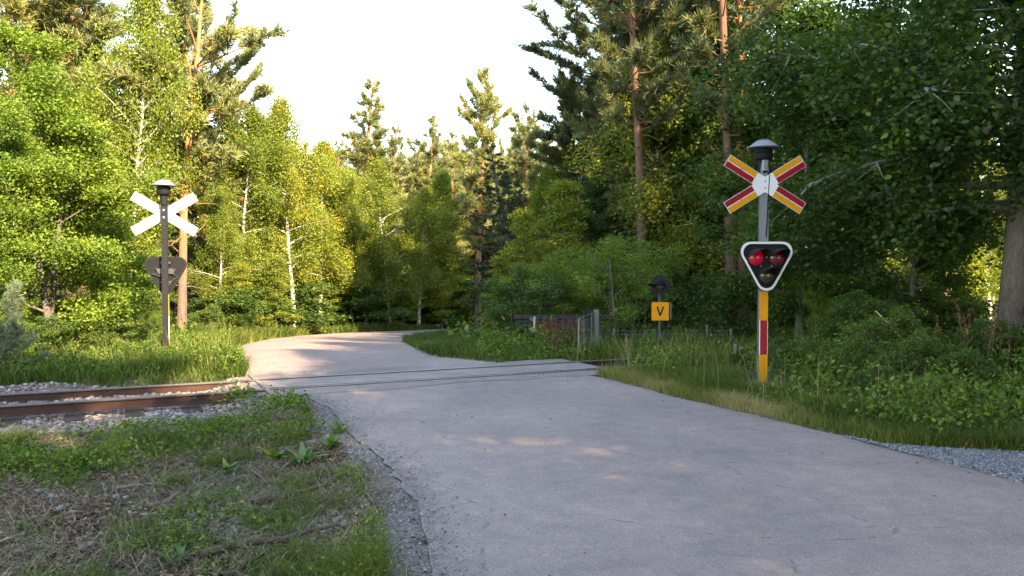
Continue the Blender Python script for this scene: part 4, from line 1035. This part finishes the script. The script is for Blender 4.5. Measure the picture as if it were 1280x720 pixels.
    for bz in (.06, -.06):
        MB().box((0, .038, cz+bz), (.03, .006, .03)).build('clamp_bolt', M['steel'], root)
        MB().lathe([(.011, 0), (.011, .004), (.005, .008)], 8, xz(-.066, cz+bz*.7)).build('bolt', M['steel'], cb)
    for a in dirs: 
        q = rot((.36, 0), a); MB().lathe([(.008, 0), (.008, .004), (.004, .006)], 8, xz(-.0692, cz+q[1], q[0])).build('bolt', M['steel'], cb)
    MB().tube([(.03, -.06, 2.72), (.055, -.064, 2.66), (.045, -.062, 2.5), (.036, -.06, 2.2), (.02, -.062, 1.9)], .007, 6).build('cable', M['black'], root)
    # bell on top
    bell = MB().lathe([(.058, 2.70), (.058, 2.86), (.10, 2.872), (.112, 2.90), (.112, 2.935), (.098, 2.94), (.098, 2.95), (.112, 2.956), (.112, 2.985), (.09, 3.0), (.09, 3.02)], 28).build('bell', M['black'], root, smooth=True)
    MB().lathe([(.085, 3.005), (.195, 3.012), (.198, 3.02), (.17, 3.035), (.105, 3.085), (.075, 3.105), (.03, 3.112), (.001, 3.113)], 32).build('bell_hood', M['hood'], bell, smooth=True)
    MB().box((0, -.06, 2.79), (.07, .05, .13), bev=.01).build('junction_box', M['steel'], root)
    return root
def copy_tree(o, parent=None):
    c = o.copy(); COL.objects.link(c); c.parent = parent
    for ch in list(o.children): copy_tree(ch, c)
    return c
s1 = make_signal(M['steel'])
s1.location = (3.13, 10.4, gz(3.1, 10.4)-.0); s1.rotation_euler = (0, 0, R_(4))
tag(s1, 'crossing signal with red and yellow crossbuck facing the camera at right', 'railway signal', 'level crossing signals')
s2 = copy_tree(s1); s2.location = (at(206, 13.7), 13.7, -.16); s2.rotation_euler = (0, 0, R_(180+15))
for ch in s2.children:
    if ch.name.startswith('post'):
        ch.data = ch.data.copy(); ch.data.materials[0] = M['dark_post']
tag(s2, 'crossing signal seen from behind with white crossbuck back at left', 'railway signal', 'level crossing signals')
s1.location.z = 0.0

# small track signal with yellow V plate
x0, y0 = at(825, 15.2), 15.2; g0 = gz(x0, y0)
r = tag(empty('track_signal', (x0, y0, g0)), 'small grey post with round dark lamp above a yellow V plate', 'railway signal')
Hs = 1.10-g0
MB().lathe([(.032, -.1), (.032, Hs+.08)], 12).build('post', M['dark_steel'], r)
zs = EYE-(389-330)/FOC*15.2-g0
sg = MB().box((0, -.04, zs), (.315, .006, .335), bev=.002).build('sign_plate', M['yellow'], r)
vm = MB()
for s in (-1, 1):
    vm.prism([(s*.012, -.085), (s*-.014, -.085), (s*.040, .085), (s*.072, .085)][::s], 0, .003, xz(-.0435, zs))
vm.v = [tuple(p) for p in vm.v]
vm.build('letter_v', M['black'], sg)
MB().box((.20, .03, zs), (.006, .14, .30)).build('side_plate', M['steel'], r)
zl = EYE-(357-330)/FOC*15.2-g0
Lm = Matrix.Translation((0.0, -.02, zl)) @ Matrix.Rotation(R_(-38), 4, 'Z')
MB().lathe([(.185, -.004), (.19, .0), (.19, .012), (.12, .016)], 32, Lm @ XM).build('background_disc', M['black'], r)
hb = MB().lathe([(.09, -.12), (.10, -.10), (.10, 0), (.09, .02)], 20, Lm @ XM); hb.build('lamp_housing', M['black'], r, smooth=True)
vz = MB(); vs = []
for k in range(19):
    a = R_(-20)+R_(220)*k/18; L_ = .06+.34*max(0, math.sin(a))**.8
    for rr in (.112, .118): vs += [(rr*math.cos(a), rr*math.sin(a), .014), (rr*.95*math.cos(a), rr*.95*math.sin(a)-.05*(L_/.3), L_)]
fs = []
for k in range(18): b = k*4; c = b+4; fs += [(b, c, c+1, b+1), (b+2, b+3, c+3, c+2), (b+1, c+1, c+3, b+3)]
vz.add(vs, fs, Lm @ XM); vz.build('visor', M['black'], r, smooth=True)
MB().lathe([(.08, .016), (.06, .03), (.002, .038)], 20, Lm @ XM).build('lens', M['lens_clear'], r)

# ------------------------------------------------------------------ old fence, gate, wire fence
def zpix(py, d): return EYE-(py-330)/FOC*d
D = 17.0
xa, xb = at(645, D), at(762, D); f = tag(empty('board_fence', (xa, D, 0)), 'old low fence of grey boards under a dark top rail', 'fence')
zt = zpix(394, D); zb = zpix(440, D)-.3
MB().box(((xb-xa)/2, -.05, zt-.03), (xb-xa+.1, .09, .085), bev=.01).box(((xb-xa)/2, -.035, zt-.115), (xb-xa, .05, .045)).build('top_rail', M['darkwood'], f)
nb = 17
for q in range(nb):
    if q in (5, 11): continue
    w = (xb-xa)/nb; h = zt-.12-zb-random.uniform(0, .05)
    MB().box((0, 0, h/2), (w*.72, .022, h)).build('board', M['greywood'], f, loc=((q+.5)*w, .01, zb), rot=(0, R_(random.uniform(-1.2, 1.2)), 0))
for q, xx in enumerate((.05, (xb-xa)*.5, xb-xa-.05)): MB().lathe([(.045, 0), (.042, zt-zb-.02)], 10).build('fence_post', M['darkwood'], f, loc=(xx, .07, zb))
# leaning white stick post
p = MB().box((0, 0, .2), (.04, .04, .42), bev=.008); o = p.build('marker_stake', M['alu'], None, loc=(at(667, 16.2), 16.2, zpix(422, 16.2)), rot=(0, R_(3), R_(10)))
tag(o, 'short white stake standing among weeds at the old fence', 'stake')

def wire_panel(mb, x0, z0, x1, z1, y, pitch=.075, r=.0022):
    n = int((x1-x0)/pitch); m_ = int((z1-z0)/pitch)
    for q in range(n+1): xx = x0+(x1-x0)*q/n; mb.box((xx, y, (z0+z1)/2), (r*2, r*2, z1-z0))
    for q in range(m_+1): zz = z0+(z1-z0)*q/m_; mb.box(((x0+x1)/2, y+r*2.1, zz), (x1-x0, r*2, r*2))
D = 14.7; gx0 = at(741, D); gb = gz(gx0, D); zt = zpix(388, D)
g = tag(empty('wire_gate', (gx0, D, 0)), 'narrow open wire gate hung on a weathered grey post', 'gate')
g.rotation_euler = (0, 0, R_(62))
gp = tag(MB().lathe([(.055, gb-.2), (.05, zt-.02), (.035, zt+.01)], 10).build('gate_post', M['woodpost'], None, loc=(gx0+.07, D, 0)), 'weathered grey post with pale top beside the wire gate', 'post')
fr = MB(); w_, zb_ = -.62, gb+.12
for a, b in (((-.05, 0, zb_), (-.05, 0, zt-.05)), ((w_, 0, zb_), (w_, 0, zt-.12)), ((-.05, 0, zt-.05), (w_, 0, zt-.12)), ((-.05, 0, zb_), (w_, 0, zb_)), ((-.05, 0, (zb_+zt)/2), (w_, 0, (zb_+zt)/2))): fr.tube([a, b], .014, 8)
fr.build('gate_frame', M['wire'], g)
wm = MB(); wire_panel(wm, w_, zb_, -.05, zt-.1, 0, .05, .002); wm.build('wire_mesh', M['wire'], g)
MB().box((w_/2+.12, .02, (zb_+zt)/2+.12), (.34, .006, .50)).build('gate_panel', M['mesh_panel'], g)
D = 16.3; xa, xb = at(768, D), at(915, D); f = tag(empty('wire_fence', (xa, D, 0)), 'low wire mesh fence on thin grey posts behind the yellow sign', 'fence')
zt = zpix(413, D); zb = zt-.85
wm = MB(); wire_panel(wm, 0, zb, xb-xa, zt, 0, .08, .0028); wm.build('wire_mesh', M['wire'], f)
for xx, ht in ((0, .03), (.8, .02), (at(885, D)-xa, .10), (xb-xa, .03)): MB().lathe([(.03, zb-.2), (.028, zt+ht)], 8).build('fence_post', M['woodpost'], f, loc=(xx, .04, 0))
o = MB().lathe([(.028, -.2), (.026, .42)], 8).build('marker_post', M['woodpost'], None, loc=(at(920, 12.0), 12.0, gz(at(920, 12.0), 12.0)))
tag(o, 'short thin grey post beside the rails left of the right signal', 'post')
o = MB().lathe([(.024, -.2), (.022, .5)], 8).build('marker_post', M['woodpost'], None, loc=(at(1006, 13.4), 13.4, gz(at(1006, 13.4), 13.4)))
tag(o, 'short thin grey post beside the rails right of the right signal', 'post')

# ------------------------------------------------------------------ individual plants, sticks, stones
def arc_leaf(mb, p, az, L, w, lift, tintl, t, curl=1.2, n=6):
    pts = []; e = lift; q = np.array(p, float)
    for k in range(n+1):
        pts.append(q.copy()); e -= curl/n; q = q+L/n*np.array([math.cos(az)*math.cos(e), math.sin(az)*math.cos(e), math.sin(e)])
    s = np.array([-math.sin(az), math.cos(az), 0]); b = len(mb[0])
    for k, q in enumerate(pts):
        u = k/n; ww = w*(math.sin(math.pi*min(1, u**.8*.93+.07))**.8)
        mb[0].extend([q-s*ww, q+np.array([0, 0, -ww*.3]), q+s*ww])
    for k in range(n):
        a = b+k*3; mb[1].extend([a, a+1, a+4, a+3, a+1, a+2, a+5, a+4]); mb[2].extend([4, 4]); tintl += [t, t]
def dock(x, y, n, L, label):
    mb = ([], [], []); tl = []
    for k in range(n): arc_leaf(mb, (random.uniform(-.04, .04), random.uniform(-.04, .04), 0), random.uniform(0, 6.28), L*random.uniform(.6, 1.1), L*random.uniform(.11, .17), R_(random.uniform(55, 85)), tl, random.random()**1.5, random.uniform(.6, 1.6))
    me = np_mesh('dock_plant', np.array(mb[0]), mb[1], mb[2], M['dock'], tl, smooth=True)
    tag(link('dock_plant', me, None, (x, y, gz(x, y)-.01)), label, 'plant', 'broad leaved plants on the near verge')
dock(-1.72, 6.75, 22, .24, 'largest broad leaved green plant on the verge near the asphalt edge')
dock(-1.98, 6.95, 14, .2, 'broad leaved plant with upright leaves just left of the largest one')
dock(-1.55, 7.15, 15, .18, 'broad leaved plant behind the largest one near the road')
dock(-1.62, 7.75, 14, .17, 'broad leaved plant at the verge edge farthest toward the crossing')
dock(-2.25, 6.6, 10, .15, 'small broad leaved plant left of the group near the road')
dock(-1.83, 4.5, 8, .14, 'small broad leaved plant low in the near verge')
dock(-3.0, 5.15, 9, .13, 'small broad leaved plant on the brown soil at lower left')
dock(-1.3, 4.25, 7, .13, 'small broad leaved plant at the bottom edge of the picture')
def reed(x, y, n, H, label, mat='seed', leafm='weed', group='tall seed head plants'):
    root = tag(empty('seeding_plant', (x, y, gz(x, y))), label, 'plant', group); P = []; Tn = []; C = []; lines = []
    for k in range(n):
        dx, dy = random.gauss(0, .12), random.gauss(0, .12); h = H*random.uniform(.7, 1.05); lx, ly = random.gauss(0, .08), random.gauss(0, .08)
        e = np.array([dx+lx*h, dy+ly*h, h]); b = np.array([dx, dy, -.03]); lines.append((np.array([b, (b+e)/2+.01, e]), np.array([.005, .004, .002])))
        for q in range(26): t = random.uniform(.72, 1.0); c = b+(e-b)*t; s = .03*(1.05-t)/.3+.006; C.append(c+np.random.default_rng(k*100+q).normal(0, s, 3))
        for q in range(20): t = random.uniform(.08, .75); c = b+(e-b)*t; a = random.uniform(0, 6.28); P.append(c+np.array([math.cos(a), math.sin(a), .2])*.05)
    link('stem', finish('stem', lines, 5, M['stick']), root)
    link('seed_head', leaves(np.array(C), .012+.008*rng.random(len(C)), rng.random(len(C)), M[mat], 'seed_head', up=0, aspect=.5), root)
    link('leaf', leaves(np.array(P), .035+.02*rng.random(len(P)), rng.random(len(P)), M[leafm], 'leaf', up=.3, aspect=.28), root)
for q, (px, d) in enumerate(((684, 14.9), (694, 14.6), (704, 14.7), (716, 14.8), (726, 15.0))):
    reed(at(px, d), d, 12, .62, ('leftmost', 'second', 'middle', 'fourth', 'rightmost')[q]+' reddish brown seeding plant in the clump before the old fence')
reed(at(1232, 9.6), 9.6, 6, 1.15, 'tall green plant with rusty tips in front of the thick trunk', group=None)
reed(at(1212, 9.9), 9.9, 5, 1.05, 'rusty tipped tall plant left of the one before the thick trunk', group=None)
reed(at(1180, 10), 10, 4, .95, 'rusty tipped tall plant in the right undergrowth, farthest left', group=None)
reed(at(700, 14.2), 14.2, 10, .35, 'low brown seeding plant at the road edge before the fence clump', group=None)

def stick(pts, r, label, mat='stick', name='fallen_branch', cat='branch'):
    P = []
    for (x, y, h) in pts: P.append((x, y, gz(x, y)+h))
    P = np.array(P); n = 8; t = np.linspace(0, len(P)-1, n); Q = np.stack([np.interp(t, range(len(P)), P[:, k]) for k in range(3)], 1) + rng.normal(0, r*.25, (n, 3))
    ln = [(Q, r*(1-.6*np.linspace(0, 1, n)))]
    for k in (2, 4, 5):
        d = rng.normal(0, 1, 3); d[2] = abs(d[2])*.3; ln.append((np.array([Q[k], Q[k]+d*r*5]), np.array([r*.4, r*.15])))
    tag(link(name, finish(name, ln, 7, M[mat])), label, cat)
stick([(-1.75, 5.6, .02), (-1.35, 5.95, .045)], .030, 'thick torn brown branch on the verge below the broad leaved plants')
stick([(-1.7, 5.45, .02), (-1.15, 5.55, .03)], .016, 'thin brown branch lying toward the gravel shoulder')
stick([(-1.75, 4.6, .03), (-1.05, 5.0, .03)], .028, 'dark rotten branch across the verge at bottom centre left')
stick([(-1.50, 4.25, .02), (-1.38, 4.6, .05)], .026, 'short upright brown stump piece at the bottom of the verge')
stick([(-.42, 4.6, .012), (-.34, 4.42, .012)], .007, 'small dark twig on the asphalt edge near the bottom')
stick([(-.56, 4.72, .012), (-.47, 4.70, .012)], .009, 'small dark bark piece at the asphalt edge near the bottom')
stick([(-2.9, 6.05, .02), (-2.62, 6.2, .02)], .012, 'pale split wood piece lying on bare soil at left', 'dead_wood')
stick([(-2.5, 5.0, .02), (-2.2, 5.05, .02)], .008, 'pale thin stick on the middle of the near verge', 'dead_wood')
stick([(-3.05, 4.6, .03), (-2.9, 4.9, .06)], .014, 'pale bark strip at the lower left corner', 'dead_wood')
stick([(2.2, 12.3, .3), (2.6, 11.6, .05)], .008, 'thin bent dry stalk leaning in the right verge grass', 'dead_wood', 'dry_stalk', 'stalk')
stick([(4.55, 10.4, 1.0), (4.95, 9.3, .15)], .010, 'thin pale dead branch leaning in the right undergrowth', 'dead_wood')
def stone(x, y, s, label):
    me = stones(np.array([[0, 0, 0.]]), np.array([s]), np.array([random.uniform(.4, .8)]), M['grit'], 'stone', .6)
    tag(link('stone', me, None, (x, y, gz(x, y)+s*.2), (0, 0, random.uniform(0, 6))), label, 'stone', 'stones on the near verge')
for (px, py), s, lab in ((((632-0)*.375, 634), .035, 'pale rounded stone at the centre of the near verge'), ((222, 643), .035, 'grey stone left of the rounded one in the near verge'),
    ((178, 635), .030, 'flat pale stone beside green tuft in the near verge'), ((60, 612), .045, 'grey stone in the stony patch at lower left, nearest the weeds'),
    ((72, 628), .05, 'largest flat grey stone in the stony patch at lower left'), ((48, 606), .03, 'small grey stone at the back of the stony patch'),
    ((85, 630), .03, 'small grey stone right of the largest flat stone'), ((160, 648), .025, 'small pale stone in the middle of the near verge'),
    ((150, 677), .025, 'small grey stone low in the near verge'), ((116, 617), .022, 'small stone between stony patch and grass')):
    d = 1633/(py-333); stone(at(px, d), d, s, lab)

# pale grey crushed patch in the soil
def d_patch(x, y, rd, to): return np.clip(1.2*np.exp(-(((x+1.45)/.28)**2+((y-5.15)/.25)**2))+.9*np.exp(-(((x+1.55)/.35)**2+((y-7.6)/.2)**2)), 0, 1)*(rd > .2)
x, y = sample(2500, (-2.4, -.6, 4.4, 8.2), d_patch, 20); z = ground_z(x, y)
tag(link('crushed_stone', stones(np.stack([x, y, z+.004], 1), .004+.016*rng.random(len(x))**2, np.clip(rng.normal(.75, .2, len(x)), 0, 1), M['grit'], 'crushed_stone')),
    'pale crushed stone patches on the soil beside the road', 'gravel', kind='stuff')

# ------------------------------------------------------------------ light, sky, camera
SUN_EL = R_(32); sdir = Vector((.61, -.79, 0)).normalized()
sv = Vector((sdir.x*math.cos(SUN_EL), sdir.y*math.cos(SUN_EL), math.sin(SUN_EL)))
L = bpy.data.lights.new('sun', 'SUN'); L.energy = 3.4; L.angle = R_(.53); L.color = (1, .88, .70)
so = bpy.data.objects.new('sun', L); COL.objects.link(so); so.rotation_euler = sv.to_track_quat('Z', 'Y').to_euler()
w = bpy.data.worlds.new('World'); sc.world = w; w.use_nodes = True; nt = w.node_tree
sky = nt.nodes.new('ShaderNodeTexSky'); sky.sky_type = 'NISHITA'; sky.sun_disc = False
sky.sun_elevation = SUN_EL; sky.sun_rotation = math.atan2(sdir.x, sdir.y); sky.air_density = 1.0; sky.dust_density = .2; sky.ozone_density = 1.2
nt.links.new(sky.outputs[0], nt.nodes['Background'].inputs[0]); nt.nodes['Background'].inputs[1].default_value = .15
cam = bpy.data.cameras.new('camera'); co = bpy.data.objects.new('camera', cam); COL.objects.link(co)
co.location = (0, 0, EYE); co.rotation_euler = (math.pi/2-PITCH, 0, 0)
cam.sensor_width = 36; cam.lens = 36*FOC/1280; cam.clip_start = .05; cam.clip_end = 2000
sc.camera = co
sc.view_settings.view_transform = 'Standard'; sc.view_settings.look = 'None'; sc.view_settings.gamma = 1
sc.view_settings.exposure = 2.9
sc.view_settings.use_white_balance = True; sc.view_settings.white_balance_temperature = 8500; sc.view_settings.white_balance_tint = 13
c = sc.cycles; c.max_bounces = 7; c.diffuse_bounces = 4; c.transmission_bounces = 4; c.glossy_bounces = 2; c.transparent_max_bounces = 4
c.caustics_reflective = False; c.caustics_refractive = False; c.sample_clamp_indirect = 6
